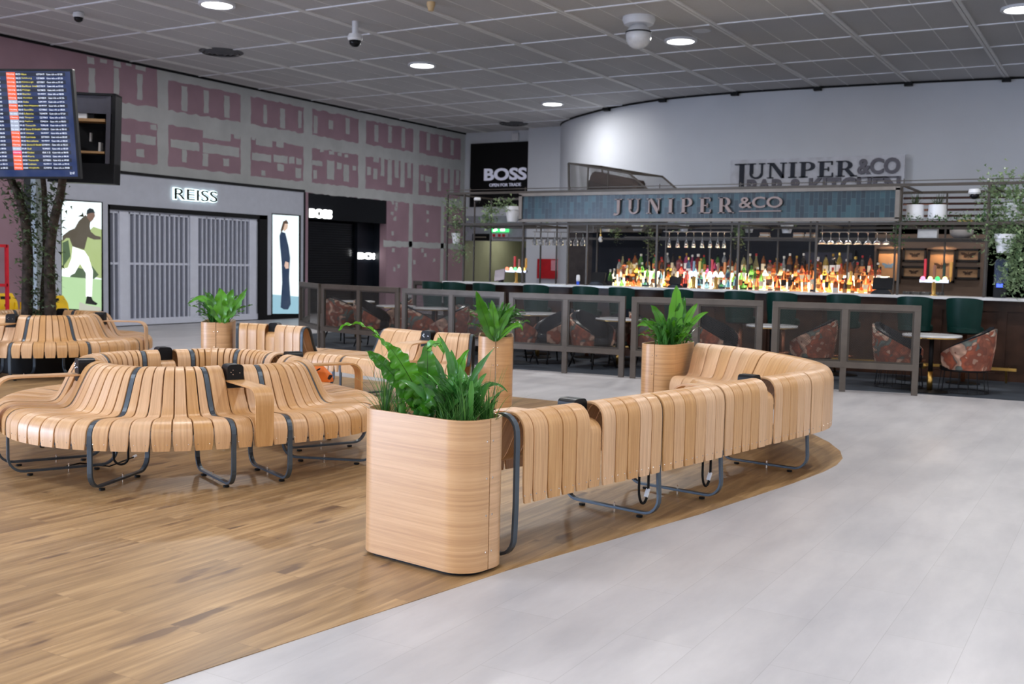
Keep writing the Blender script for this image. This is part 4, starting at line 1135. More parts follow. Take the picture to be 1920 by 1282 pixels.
# ============================================================ TUB CHAIRS AND TABLES
def make_chair(base):
    t = thing('tub_chair', 'x', 'chair')
    n = 26; out, inn = [], []
    def shell(rad, th, inset=0.0, zlo=0.30, top=0.0, name='shell', mat=M_FLORAL):
        mb = MB(); vs = []; fs = []
        for k in range(n + 1):
            a = R(-140 + 280 * k / n); c = abs(a) / R(140)        # a = 0 is the back (+x)
            zt = 0.82 - 0.33 * c ** 1.25 + top
            rr_ = rad * (1 + 0.07 * math.cos(a))
            x, y = math.cos(a), math.sin(a)
            for (r_, z) in ((rr_ * 0.86, zlo), (rr_ * 0.97, (zlo + zt) / 2), (rr_, zt), (rr_ - th, zt), (rr_ * 0.97 - th, (zlo + zt) / 2), (rr_ * 0.86 - th, zlo)):
                vs.append((x * r_, y * r_ * 1.04, z))
        for k in range(n):
            for j in range(6): l = (j + 1) % 6; fs.append((k * 6 + j, k * 6 + 6 + j, k * 6 + 6 + l, k * 6 + l))
        fs.append((0, 1, 2, 3, 4, 5)); fs.append(tuple(n * 6 + k for k in (5, 4, 3, 2, 1, 0)))
        mb.add(vs, fs); return mb.build(name, mat, t, smooth=True, autosm=50)
    shell(0.335, 0.03, name='outer_shell'); shell(0.305, 0.055, top=0.02, name='leather_lining', mat=M_NAVY)
    mb = MB(); mb.lathe([(0.0, 0.33), (0.24, 0.33), (0.275, 0.36), (0.275, 0.42), (0.25, 0.45), (0.0, 0.455)], (0, 0, 0), 24); mb.build('seat_cushion', M_NAVY, t, smooth=True, autosm=40)
    mb = MB(); mb.lathe([(0.0, 0.285), (0.29, 0.285), (0.29, 0.33), (0, 0.33)], (0, 0, 0), 24); mb.build('seat_base', M_BLACK, t)
    if base == 'wire':
        mb = MB()
        for z, r_ in ((0.28, 0.27), (0.012, 0.30)):
            mb.tube([(r_ * math.cos(2 * PI * k / 24), r_ * math.sin(2 * PI * k / 24), z) for k in range(24)], 0.006, 6, closed=True)
        for k in range(16):
            q = 2 * PI * k / 16; mb.tube([(0.27 * math.cos(q), 0.27 * math.sin(q), 0.28), (0.30 * math.cos(q), 0.30 * math.sin(q), 0.012)], 0.004, 5)
        mb.build('wire_base', M_BLACK, t)
    else:
        for sx, sy in ((1, 1), (1, -1), (-1, 1), (-1, -1)):
            mb = MB(); mb.tube([(sx * 0.17, sy * 0.17, 0.30), (sx * 0.25, sy * 0.25, 0.0)], [0.018, 0.011], 8); mb.build('leg', M_BLK, t, smooth=True)
    return t
first = {'wire': make_chair('wire'), 'legs': make_chair('legs')}; used = {'wire': False, 'legs': False}
def chair(px, Yc, rz, kind, label, group='floral tub chairs in the bar seating'):
    x = PY(px, 650, Yc).x
    if not used[kind]:
        used[kind] = True; o = first[kind]; o.location = (x, Yc, 0.003); o.rotation_euler.z = R(rz)
    else: o = dup(first[kind], (x, Yc, 0.003), R(rz))
    o['label'] = label; o['category'] = 'chair'; o['group'] = group
chair(1810, 14.4, -5, 'wire', 'floral wire-based tub chair at the far right, beside the end table')
chair(1688, 14.45, 175, 'wire', 'floral tub chair behind the right half of the rightmost screen, facing the round table')
chair(1520, 14.9, 0, 'wire', 'floral tub chair behind the left half of the rightmost screen, back turned right')
chair(1345, 14.6, 165, 'legs', 'floral tub chair behind the bluish screen with its navy lining showing to the right')
chair(1222, 14.85, 200, 'legs', 'floral tub chair mostly hidden by the bright fern of the far planter')
chair(1112, 14.1, 160, 'legs', 'floral tub chair with dark lining behind the right of the middle screen')
chair(1150, 15.0, 60, 'legs', 'floral tub chair just visible behind the marble table of the middle screen')
chair(1036, 14.35, 60, 'legs', 'orange floral tub chair back beside the marble table in the middle screen')
chair(970, 13.9, 230, 'legs', 'floral tub chair low at the left of the middle screen, beside the central fern')
chair(890, 14.85, 250, 'legs', 'floral tub chair seen from behind, just left of the central fern')
chair(838, 14.1, 20, 'legs', 'floral tub chair with its tall back turned right, left of the central fern')
chair(782, 14.45, 235, 'legs', 'floral tub chair low behind the left half of the screen next to the fern')
chair(738, 16.0, 30, 'legs', 'floral tub chair far behind the left screen, high in its right half')
chair(700, 14.9, 190, 'legs', 'floral tub chair facing a table in the right half of the left screen')
chair(642, 15.2, 270, 'legs', 'floral tub chair seen from behind in the left half of the left screen')
def make_table():
    t = thing('bar_table', 'x', 'table')
    mb = MB(); mb.lathe([(0, 0.70), (0.35, 0.70), (0.355, 0.712), (0.35, 0.725), (0, 0.725)], (0, 0, 0), 36); mb.build('table_top', M_MARBLE, t, smooth=True, autosm=40)
    mb = MB(); mb.lathe([(0.34, 0.686), (0.352, 0.688), (0.352, 0.70), (0.34, 0.70)], (0, 0, 0), 36); mb.build('brass_rim', M_BRASS, t)
    mb = MB(); mb.lathe([(0.028, 0.26), (0.028, 0.69)], (0, 0, 0), 16); mb.build('column', M_BLK, t, smooth=True)
    mb = MB(); mb.lathe([(0.034, 0.02), (0.034, 0.26)], (0, 0, 0), 16); mb.build('brass_sleeve', M_BRASS, t, smooth=True)
    mb = MB(); mb.lathe([(0, 0), (0.23, 0), (0.23, 0.012), (0.05, 0.025), (0, 0.025)], (0, 0, 0), 28); mb.build('base_disc', M_BLK, t)
    return t
tb = make_table()
for k, (px, Yc, lb) in enumerate([(1748, 14.15, 'round marble table with brass rim at the right end of the screens'), (1447, 14.6, 'round marble table seen through the gap between the two right screens'), (1160, 14.5, 'round marble table at the right edge of the middle screen'),
        (1008, 14.95, 'round marble table in the left half of the middle screen'), (812, 15.05, 'round marble table behind the screen left of the central fern'), (742, 15.2, 'round marble table in the right half of the left screen'), (668, 16.3, 'round marble table far back in the left half of the left screen')]):
    x = PY(px, 620, Yc).x
    o = tb if k == 0 else dup(tb, (x, Yc, 0.003), 0)
    o.location = (x, Yc, 0.003); o['label'] = lb; o['category'] = 'table'; o['group'] = 'round marble tables in the bar seating'

# ============================================================ BAR COUNTER
YC = 16.15; XE = 0.6; XW = PY(835, 526, YC).x
bar = thing('bar_counter', 'long dark wood bar counter with a pale stone top behind the green stools', 'counter', ((XW + XE) / 2, YC + 0.3, 0))
f = MB(); f.span((XW, YC - 0.1, 1.13), (XE, YC + 0.55, 1.17)); child(f, 'stone_top', M_MARBLE, bar, bevel=0.004)
M_PANEL = M('dark_walnut_bar_front', (58, 38, 28), 0.35, 0, 0.25, 3)
f = MB(); f.span((XW + 0.1, YC + 0.12, 0), (XE, YC + 0.5, 1.13))
for k in range(14): x = XE - 0.5 - k * 0.85; f.span((x - 0.06, YC + 0.09, 0.12), (x + 0.06, YC + 0.12, 1.03))
f.span((XW + 0.1, YC + 0.08, 0.98), (XE, YC + 0.12, 1.13)); f.span((XW + 0.1, YC + 0.1, 0), (XE, YC + 0.12, 0.12))
child(f, 'panelled_front', M_PANEL, bar)
f = MB(); f.bar((XW + 1, YC - 0.22, 0.2), (PY(1905, 695, YC - 0.3).x, YC - 0.22, 0.2), 0.04); child(f, 'foot_rail', M_BRASS, bar)
f = MB()
for px in (1885, 1740, 1560, 1300, 1100): x = PY(px, 700, YC - 0.3).x; f.bar((x, YC - 0.22, 0.2), (x, YC - 0.12, 0.0), 0.025); f.bar((x, YC - 0.22, 0.2), (x, YC + 0.1, 0.2), 0.02)
child(f, 'rail_bracket', M_BRASS, bar)
f = MB(); f.lathe([(0.0, -0.055), (0.05, -0.055), (0.06, -0.02), (0.045, 0.02), (0.0, 0.03)], (PY(1728, 680, YC - 0.3).x, YC - 0.22, 0.2), 12); child(f, 'rail_bracket', M_BRASS, bar)
# stools
def make_stool():
    t = thing('bar_stool', 'x', 'stool')
    n = 14; mb = MB(); vs = []; fs = []
    for k in range(n + 1):
        a = R(-90 - 62 + 124 * k / n); zt = 1.17 - 0.03 * (abs(k - n / 2) / (n / 2)) ** 3; 
        for r_, z in ((0.235, 0.70), (0.26, 0.95), (0.27, zt), (0.235, zt), (0.225, 0.95), (0.20, 0.70)): vs.append((math.cos(a) * r_, math.sin(a) * r_ * 0.9, z))
    for k in range(n):
        for j in range(6): l = (j + 1) % 6; fs.append((k * 6 + j, k * 6 + l, k * 6 + 6 + l, k * 6 + 6 + j))
    fs.append((5, 4, 3, 2, 1, 0)); fs.append(tuple(n * 6 + k for k in range(6)))
    mb.add(vs, fs); mb.build('backrest', M_GREEN, t, smooth=True, autosm=50)
    mb = MB(); mb.lathe([(0, 0.68), (0.2, 0.68), (0.23, 0.70), (0.23, 0.76), (0.2, 0.785), (0, 0.79)], (0, 0, 0), 24); mb.build('seat', M_GREEN, t, smooth=True, autosm=40)
    mb = MB(); mb.lathe([(0.03, 0.02), (0.03, 0.68)], (0, 0, 0), 14); mb.build('column', M('copper_column', (150, 96, 70), 0.35, 0.8), t, smooth=True)
    mb = MB(); mb.tube([(0.15 * math.cos(2 * PI * k / 20), 0.15 * math.sin(2 * PI * k / 20), 0.28) for k in range(20)], 0.012, 6, closed=True); mb.bar((-0.15, 0, 0.28), (0.15, 0, 0.28), 0.012); mb.build('foot_ring', M('copper_column', (0, 0, 0)), t)
    mb = MB(); mb.lathe([(0, 0), (0.22, 0), (0.22, 0.012), (0.04, 0.03), (0, 0.03)], (0, 0, 0), 24); mb.build('base_disc', M_BLK, t)
    return t
st = make_stool()
stl = ['leftmost green bar stool at the far end of the counter', 'second green bar stool from the left end of the counter', 'green bar stool left of the beer tap with the tablet behind it', 'green bar stool just right of the left beer tap', 'green bar stool in front of the red fire cabinet side of the bar', 'green bar stool at the left end of the lit bottle display',
       'green bar stool behind the bright fern of the far planter', 'green bar stool below the middle taps and brightest bottles', 'green bar stool below the orange bottles right of the middle', 'green bar stool left of the black till at the bottle display end', 'green bar stool behind the end of the rightmost screen', 'fully visible dark green bar stool behind the round table at the far right']
for k, (px, w_) in enumerate([(806, 0), (845, 0), (902, 0), (998, 0), (1092, 0), (1161, 0), (1266, 0), (1382, 0), (1463, 0), (1577, 0), (1713, 0), (1808, 0)]):
    Yc = 15.55; x = PY(px, 580, Yc - 0.2).x
    o = st if k == 0 else dup(st, (x, Yc, 0.003), 0)
    o.location = (x, Yc, 0.003); o.rotation_euler.z = R((k * 37) % 14 - 7); o['label'] = stl[k]; o['category'] = 'stool'; o['group'] = 'dark green bar stools along the counter'

# ============================================================ GANTRY OVER THE BAR
YG = 16.1; YG2 = 17.7
ZT = 2.75
gx = lambda px, Y=YG: PY(px, 450, Y).x
ga = thing('bar_gantry', 'bronze steel gantry with shelves and glass racks standing over the bar', 'gantry', (gx(1400), YG, 1.17))
def gbar(lst, name, mat=M_BRONZE2, w_=0.03):
    for a, b in lst:
        f = MB(); f.bar(a, b, w_); child(f, name, mat, ga)
XGL, XGR = gx(838), 0.4
posts = [(px, YG) for px in (838, 870, 981, 1065, 1101, 1232, 1385, 1531, 1687, 1850)]
gbar([((gx(px), YG, 1.172), (gx(px), YG, ZT)) for px, _ in posts], 'post', w_=0.032)
gbar([((gx(px, YG2), YG2, 1.03), (gx(px, YG2), YG2, ZT)) for px in (889, 920, 1014, 1044, 1120, 1216, 1249, 1332, 1371, 1404, 1459, 1519, 1591, 1679, 1772, 1853)], 'rear_post', w_=0.025)
gbar([((XGL, YG, ZT), (XGR, YG, ZT)), ((XGL, YG2, ZT), (XGR, YG2, ZT)), ((XGL, YG, 2.20), (XGR, YG, 2.20)), ((XGL, YG2, 2.20), (XGR, YG2, 2.20)), ((XGL, YG2, 2.0), (XGR, YG2, 2.0))], 'long_rail', w_=0.04)
gbar([((gx(px), YG, z), (gx(px), YG2, z)) for px in (838, 981, 1101, 1232, 1385, 1531, 1687, 1850) for z in (2.20, ZT)], 'cross_rail', w_=0.03)
f = MB(); f.bar((XGL, YG - 0.01, ZT + 0.06), (XGR, YG - 0.01, ZT + 0.06), 0.012)
for px in (880, 983, 1066, 1234, 1385, 1540, 1690): f.bar((gx(px), YG, ZT), (gx(px), YG, ZT + 0.09), 0.014)
child(f, 'top_wire', M_BRONZE2, ga)
f = MB(); f.span((gx(838), YG, 2.17), (gx(981), YG + 0.45, 2.19)); child(f, 'shelf', M_BRONZE2, ga)
f = MB(); f.span((gx(1690), YG, 2.19), (XGR, YG + 0.45, 2.21)); child(f, 'shelf', M_BRONZE2, ga)
f = MB(); f.span((gx(1690), YG2 - 0.1, 2.02), (XGR, YG2 + 0.4, 2.04)); child(f, 'shelf', M_BRONZE2, ga)
f = MB(); f.span((gx(1100), YG2 - 0.1, 2.02), (gx(1690), YG2 + 0.4, 2.04)); child(f, 'shelf', M_BRONZE2, ga)
for a_, b_ in ((1240, 1365), (1535, 1670), (996, 1103)):
    f = MB()
    for q in range(3): f.bar((gx(a_), YG + 0.08 + q * 0.1, 2.08 if a_ != 996 else 2.07), (gx(b_), YG + 0.08 + q * 0.1, 2.08 if a_ != 996 else 2.07), 0.012)
    for px in (a_, b_): f.bar((gx(px), YG + 0.18, 2.08), (gx(px), YG + 0.18, 2.2), 0.012)
    child(f, 'glass_rack', M_BRONZE, ga)
# slatted timber behind the right-hand plants
M_DKBR = M('dark_brown_batten', (62, 42, 38), 0.6)
for k in range(5):
    f = MB(); z = 2.30 + k * 0.095; f.span((gx(1690, YG2 + .5), YG2 + 0.5, z), (XGR, YG2 + 0.53, z + 0.035)); child(f, 'batten', M_DKBR, ga)
# tiled sign box
sg = thing('tiled_sign', 'long teal tiled fascia over the bar reading JUNIPER & CO in raised bronze letters', 'sign', (gx(1330), YG - 0.1, 2.24))
a, b = gx(982), gx(1683); zt = 2.70; zb = 2.26
f = MB(); L_ = b - a
f.add([(a, YG - 0.12, zb), (b, YG - 0.12, zb), (b, YG - 0.12, zt), (a, YG - 0.12, zt), (a, YG - 0.02, zb), (b, YG - 0.02, zb), (b, YG - 0.02, zt), (a, YG - 0.02, zt)], [(0, 1, 2, 3), (5, 4, 7, 6), (3, 2, 6, 7), (1, 0, 4, 5)], [(0, 0), (L_, 0), (L_, zt - zb), (0, zt - zb)] * 2)
child(f, 'tile_face', M_TEAL, sg)
f = MB()
for z in (zb, zt): f.span((a - 0.03, YG - 0.15, z - 0.03), (b + 0.03, YG, z + 0.02))
for x in (a, b): f.span((x - 0.03, YG - 0.15, zb), (x + 0.03, YG, zt))
child(f, 'metal_frame', M('grey_bronze_edge', (112, 106, 100), 0.45, 0.3), sg)
# serif capitals
def serif(mb, ch, org, s_, fn):
    """one capital, height 1, drawn into fn(x, y, t)"""
    B = lambda x0, y0, x1, y1: mb.prism([(org + x0 * s_, y0), (org + x1 * s_, y0), (org + x1 * s_, y1), (org + x0 * s_, y1)], fn, 0, 1)
    P_ = lambda pts: mb.prism([(org + x * s_, y) for x, y in pts], fn, 0, 1)
    def arc(cx, cy, rx, ry, a0, a1, t0, t1, n=12):
        for k in range(n):
            q0 = R(a0 + (a1 - a0) * k / n); q1 = R(a0 + (a1 - a0) * (k + 1) / n)
            w0 = t0 + (t1 - t0) * math.sin(PI * k / n); w1 = t0 + (t1 - t0) * math.sin(PI * (k + 1) / n)
            P_([(cx + rx * math.cos(q0), cy + ry * math.sin(q0)), (cx + rx * math.cos(q1), cy + ry * math.sin(q1)), (cx + (rx - w1) * math.cos(q1), cy + (ry - w1) * math.sin(q1)), (cx + (rx - w0) * math.cos(q0), cy + (ry - w0) * math.sin(q0))][::-1 if a1 < a0 else 1])
    if ch == 'J':
        B(.30, .1, .50, 1); B(.14, .94, .66, 1.0); arc(.20, .12, .30, .22, 0, -120, .18, .12); return .62
    if ch == 'L':   # the tall J of the wall lettering
        B(.26, -.8, .50, 1); B(.0, .93, .62, 1.0); return .60
    if ch == 'U':
        B(.10, .32, .28, 1); B(-.02, .94, .40, 1); B(.70, .32, .78, 1); B(.58, .94, .90, 1); arc(.44, .33, .345, .35, 180, 360, .12, .11); return .92
    if ch == 'N':
        B(.12, 0, .20, 1); B(0, 0, .32, .06); B(0, .94, .25, 1); P_([(.86, 0), (.86, .18), (.34, 1), (.12, 1), (.72, 0)]); B(.78, 0, .86, 1); B(.66, .94, .98, 1); return 1.0
    if ch == 'I':
        B(.1, 0, .30, 1); B(0, 0, .4, .06); B(0, .94, .4, 1); return .44
    if ch in 'PR':
        B(.1, 0, .30, 1); B(0, 0, .42, .06); B(0, .94, .3, 1); B(.3, .94, .46, 1); B(.3, .44, .46, .5); arc(.44, .72, .34, .28, -90, 90, .06, .2)
        if ch == 'R': P_([(.40, .46), (.62, .46), (.96, 0), (.72, 0)]); B(.70, 0, 1.02, .06); return 1.02
        return .82
    if ch == 'E':
        B(.1, 0, .30, 1); B(0, 0, .76, .06); B(0, .94, .72, 1); B(.3, .47, .54, .53); B(.66, .76, .72, 1); B(.70, 0, .76, .26); B(.50, .36, .55, .64); return .80
def serif_word(mb, word, x0, x1, Yp, z0, h, depth=0.03, gap=0.22):
    ws = {'J': .62, 'L': .60, 'U': .92, 'N': 1.0, 'I': .44, 'P': .82, 'E': .80, 'R': 1.02}
    tot = sum(ws[c] for c in word) + gap * (len(word) - 1); s_ = (x1 - x0) / tot; cur = x0
    fn = lambda x, y, t: (x, Yp - t * depth, z0 + y * h)
    for c in word: serif(mb, c, cur, s_, fn); cur += (ws[c] + gap) * s_
M_LETT = M('taupe_raised_letter', (128, 112, 108), 0.45, 0.1)
f = MB(); yl = YG - 0.13; c0 = PY(1150, 404, yl); c1 = PY(1377, 404, yl)
serif_word(f, 'JUNIPER', c0.x, c1.x, yl, 2.355, 0.245, 0.04, 0.42)
c0 = PY(1387, 395, yl); c1 = PY(1467, 395, yl)
put_text(f, '&CO', (c0.x, yl + 0.0, 2.435), (1, 0, 0), (0, 0, 1), 0.165, c1.x - c0.x, 0.012, 0.04, True)
f.span((c0.x, yl - 0.04, 2.375), (c1.x - 0.01, yl, 2.392)); child(f, 'raised_lettering', M_LETT, sg)
# big lettering on the curved wall
wl = thing('wall_lettering', 'large dark JUNIPER & CO BAR & KITCHEN lettering on the curved wall above the bar', 'sign', (-6.6, 25.1, 3.5))
M_LNAVY = M('dark_slate_lettering', (44, 48, 60), 0.5); M_LGREY = M('grey_violet_lettering', (92, 90, 102), 0.5)
Yw = 25.06; f = MB(); c0 = PY(1378, 330, Yw); c1 = PY(1392, 330, Yw)
ztop = PY(1500, 304, Yw).z; zbt = PY(1500, 333, Yw).z
serif_word(f, 'LUNIPER', PY(1378, 330, Yw).x, PY(1607, 330, Yw).x, Yw, zbt, ztop - zbt, 0.05, 0.1)
child(f, 'serif_letters', M_LNAVY, wl)
f = MB(); c0 = PY(1609, 326, Yw); c1 = PY(1686, 326, Yw); put_text(f, '&CO', (c0.x, Yw, c0.z), (1, 0, 0), (0, 0, 1), 0.33, c1.x - c0.x, 0.035, 0.05, True); f.span((c0.x, Yw - 0.05, c0.z - 0.1), (c1.x, Yw, c0.z - 0.07))
c0 = PY(1402, 366, Yw); c1 = PY(1686, 366, Yw); put_text(f, 'BAR & KITCHEN', (c0.x, Yw, c0.z), (1, 0, 0), (0, 0, 1), 0.36, c1.x - c0.x, 0.035, 0.05, True); child(f, 'plain_letters', M_LGREY, wl)
f = MB(); f.span((PY(1370, 300, Yw).x, Yw + 0.0, zbt - 0.9), (PY(1697, 300, Yw).x, Yw + 0.06, ztop + 0.1)); child(f, 'backing_panel', M('pale_sign_backing', (200, 202, 212), 0.5), wl)

# dark cage standing above the gantry
cg = thing('metal_cage', 'dark mesh cage with a sloping top above the left end of the teal sign', 'cage', (gx(1130, 20), 20, 2.5))
YY = 20.0; c = lambda x, y, dy=0: PY(x, y, YY + dy)
f = MB()
P_a, P_b, P_c, P_d = c(1066, 306), c(1095, 305), c(1192, 327), c(1222, 362); 
K0 = [(p.x, YY, p.z) for p in (c(1067, 365), P_a, c(1180, 325), P_d)]; K1 = [(p[0] + 0.35, YY + 0.9, p[2]) for p in K0]
for K in (K0, K1):
    for i in range(4): f.bar(K[i], K[(i + 1) % 4], 0.035)
for i in range(4): f.bar(K0[i], K1[i], 0.035)
for q in (0.33, 0.66):
    a_ = Vector(K0[1]).lerp(Vector(K0[2]), q); b_ = Vector(K1[1]).lerp(Vector(K1[2]), q); f.bar(a_, b_, 0.025); f.bar(a_, (a_.x, a_.y, K0[0][2]), 0.025)
f.span((K0[0][0], YY, 2.2), (K0[3][0], YY + 0.9, K0[0][2] - 0.02))
child(f, 'cage_frame', M_BRONZE2, cg)
f = MB(); f.add(K0 + K1, [(0, 3, 2, 1), (4, 5, 6, 7), (0, 1, 5, 4)], [(p[0], p[2]) for p in K0] + [(p[0] + .4, p[2]) for p in K1]); child(f, 'cage_mesh', mat_mesh('dark_cage_mesh', (70, 64, 60), 0.03, 0.5), cg)
f = MB(); pc = c(1120, 338); f.tube([(K0[0][0] + 0.35, YY + 0.45, pc.z), (K0[3][0] - 0.45, YY + 0.45, pc.z - 0.22)], 0.24, 14); child(f, 'drum', M('dark_brown_drum', (58, 44, 40), 0.4), cg)

# ============================================================ BEHIND THE BAR
YBK = 20.6
mb = MB(); xa = PY(1110, 480, YBK).x; mb.span((xa, YBK, 0), (XR_, YBK + 0.2, 2.42)); mb.span((PY(1640, 480, YBK).x, YBK - 0.0, 0), (XR_, YBK + 0.2, 2.42)); struct(mb.build('wall_bar_back', M_DARKW))
M_WARM = M('brown_picture_wall', (92, 74, 62), 0.7, 0, 0.04)
mb = MB(); mb.span((PY(1640, 480, YBK).x, YBK - 0.04, 0), (PY(1846, 480, YBK).x, YBK, 2.2)); struct(mb.build('wall_pictures', M_WARM))
mb = MB(); xq0 = PY(1064, 480, YBK).x; mb.span((xq0, YBK, 0), (xa, YBK + 0.2, 2.45)); struct(mb.build('wall_brown_panel', M('brown_timber_panel', (52, 44, 40), 0.5, 0, 0.15)))
mb = MB(); mb.span((XW + 0.6, 18.5, 0), (XE, 19.0, 1.0)); 
tag(mb.build('back_counter', M('dark_back_counter', (28, 27, 30), 0.4)), 'long dark counter behind the bottle display', 'counter')
# fire cabinet on the white pier
a, b = PY(1012, 485, 29.15), PY(1053, 523, 29.15)
fc = thing('fire_cabinet', 'red fire equipment cabinet on the white pier behind the left of the bar', 'cabinet', ((a.x + b.x) / 2, 29.1, b.z))
f = MB(); f.span((a.x, 28.98, b.z), (b.x, 29.19, a.z)); child(f, 'body', M('signal_red_steel', (170, 14, 24), 0.35), fc, bevel=0.01)
f = MB(); f.span((b.x - 0.28, 28.96, a.z - 0.36), (b.x - 0.03, 28.98, a.z - 0.04)); child(f, 'notice', M('pale_red_notice', (206, 140, 150), 0.5), fc)
# illuminated exit sign and notices at the corridor mouth
a, b = PY(921, 426, YF - 0.1), PY(952, 435, YF - 0.1)
ex = thing('exit_sign', 'green lit emergency exit sign left of the bar, over the corridor', 'sign', ((a.x + b.x) / 2, YF - 0.1, b.z))
f = MB(); f.span((a.x, YF - 0.1, b.z), (b.x, YF - 0.021, a.z)); child(f, 'lit_panel', mat_emit('exit_sign_green', (20, 200, 90), 2.2), ex)
f = MB(); w3 = b.x - a.x
f.box((a.x + w3 * .2, YF - 0.11, (a.z + b.z) / 2), (w3 * .12, 0.01, (a.z - b.z) * .7)); f.box((a.x + w3 * .32, YF - 0.11, (a.z + b.z) / 2), (w3 * .1, 0.01, (a.z - b.z) * .4)); f.box((a.x + w3 * .7, YF - 0.11, (a.z + b.z) / 2), (w3 * .25, 0.01, (a.z - b.z) * .5)); child(f, 'white_symbols', mat_emit('exit_sign_white', (240, 255, 240), 5.0), ex)
for nm, box, mt, lb in (('notice_board', (921, 437, 952, 450), M('white_notice', (190, 186, 196), 0.5), 'white notice with red marks under the green exit sign'), ('notice_board', (886, 438, 916, 451), M_BLK, 'small black notice left of the exit sign')):
    a, b = PY(box[0], box[1], YF - 0.08), PY(box[2], box[3], YF - 0.08); t = thing(nm, lb, 'sign', ((a.x + b.x) / 2, YF - 0.08, b.z)); f = MB(); f.span((a.x, YF - 0.08, b.z), (b.x, YF - 0.022, a.z)); child(f, 'board', mt, t)
    if mt is not M_BLK:
        f = MB(); w3 = b.x - a.x
        for q in (.12, .45, .7):
            f = MB(); f.box((a.x + w3 * (q + .05), YF - 0.085, (a.z + b.z) / 2 + .04), (w3 * .16, 0.01, 0.09)); child(f, 'red_mark', M('red_print', (190, 30, 40), 0.5), t)
    else:
        f = MB(); f.box(((a.x + b.x) / 2, YF - 0.085, (a.z + b.z) / 2), ((b.x - a.x) * .7, 0.01, 0.03)); child(f, 'pale_line', M('pale_print', (140, 136, 120), 0.5), t)
# screens / dark monitors on the bar back wall
def on_back(px0, py0, px1, py1, Y=YBK - 0.04):
    a = PY(px0, py0, Y); b = PY(px1, py1, Y); return a, b
a, b = on_back(1505, 468, 1602, 520)
t = thing('wall_screen', 'dark switched-off screen on the navy wall behind the middle of the bar', 'screen', ((a.x + b.x) / 2, YBK - 0.05, b.z))
f = MB(); f.span((a.x, YBK - 0.07, b.z), (b.x, YBK, a.z)); child(f, 'bezel', M_BLK, t); f = MB(); f.span((a.x + .05, YBK - 0.075, b.z + .05), (b.x - .05, YBK - 0.07, a.z - .05)); child(f, 'display', M('dark_glass', (26, 22, 34), 0.15), t)
# framed butterfly pictures
M_FR = M('black_picture_frame', (20, 18, 18), 0.4); M_PAPER = M('tan_picture_mount', (140, 108, 78), 0.7)
bl_cols = [M('blue_butterfly', (80, 110, 140), 0.6), M('dark_butterfly', (60, 44, 34), 0.6)]
def framed(box, label, col, deep=0.05, wing=0.55):
    a, b = on_back(*box); t = thing('framed_picture', label, 'picture', ((a.x + b.x) / 2, YBK - 0.05, b.z), 0, 'framed insect pictures on the brown wall')
    cx, cz = (a.x + b.x) / 2, (a.z + b.z) / 2; W_, H_ = b.x - a.x, a.z - b.z
    f = MB(); e = 0.035
    f.span((a.x, YBK - 0.04 - deep, b.z), (b.x, YBK - 0.04, b.z + e)); f.span((a.x, YBK - 0.04 - deep, a.z - e), (b.x, YBK - 0.04, a.z)); f.span((a.x, YBK - 0.04 - deep, b.z), (a.x + e, YBK - 0.04, a.z)); f.span((b.x - e, YBK - 0.04 - deep, b.z), (b.x, YBK - 0.04, a.z)); child(f, 'frame', M_FR, t)
    f = MB(); f.span((a.x + e, YBK - 0.055, b.z + e), (b.x - e, YBK - 0.045, a.z - e)); child(f, 'mount', M_PAPER, t)
    f = MB(); w_ = min(W_, H_ * 1.4) * wing / 2
    for sx in (-1, 1):
        f.prism([(0, 0.1), (sx * 0.5, 0.45), (sx * 1.0, 0.5), (sx * 0.9, 0.1), (sx * 0.55, -0.05), (sx * 0.6, -0.4), (sx * 0.25, -0.45), (0, -0.1)][::sx], lambda x, z, q: (cx + x * w_, YBK - 0.056 - q, cz + z * w_ * 0.8), 0, 0.004)
    f.box((cx, YBK - 0.06, cz), (w_ * 0.1, 0.01, w_ * 0.8)); child(f, 'butterfly', col, t)
framed((1645, 466, 1688, 530), 'tall framed blue butterfly under the left wall lamp', bl_cols[0]); framed((1694, 465, 1737, 491), 'framed insect, upper left of the small pictures', bl_cols[1]); framed((1692, 498, 1735, 522), 'framed insect, lower left of the small pictures', bl_cols[1])
framed((1741, 467, 1790, 530), 'tall framed dark insect behind the right beer taps', bl_cols[1]); framed((1794, 466, 1838, 491), 'framed winged insect, upper right of the small pictures', bl_cols[1], wing=.8); framed((1792, 500, 1837, 524), 'framed insect, lower right of the small pictures', bl_cols[1])
for px, lb in ((1668, 'small warm lamp over the blue butterfly picture'), (1768, 'small warm lamp over the tall picture behind the taps')):
    p = PY(px, 452, YBK - 0.2); t = thing('picture_lamp', lb, 'lamp', (p.x, YBK - 0.2, p.z), 0, 'lamps over the pictures'); f = MB(); f.span((p.x - 0.14, YBK - 0.22, p.z + .01), (p.x + 0.14, YBK - 0.17, p.z + 0.03)); child(f, 'shade', M_BRASS, t); f = MB(); f.bar((p.x, YBK - 0.2, p.z + .02), (p.x, YBK - 0.04, p.z + .02), 0.012); child(f, 'arm', M_BRASS, t)
    l = lamp(p.x, YBK - 0.19, p.z, 9, 0.22, (1, 0.62, 0.3), 'RECTANGLE', 150, (R(-14), 0, 0), 0.03); l.name = 'picture_lamp_light'
# dim bar ceiling panel lights
for x in (-7.5, -3.0): lamp(x, 18.4, 2.6, 9, 0.8, (1, 0.8, 0.62))
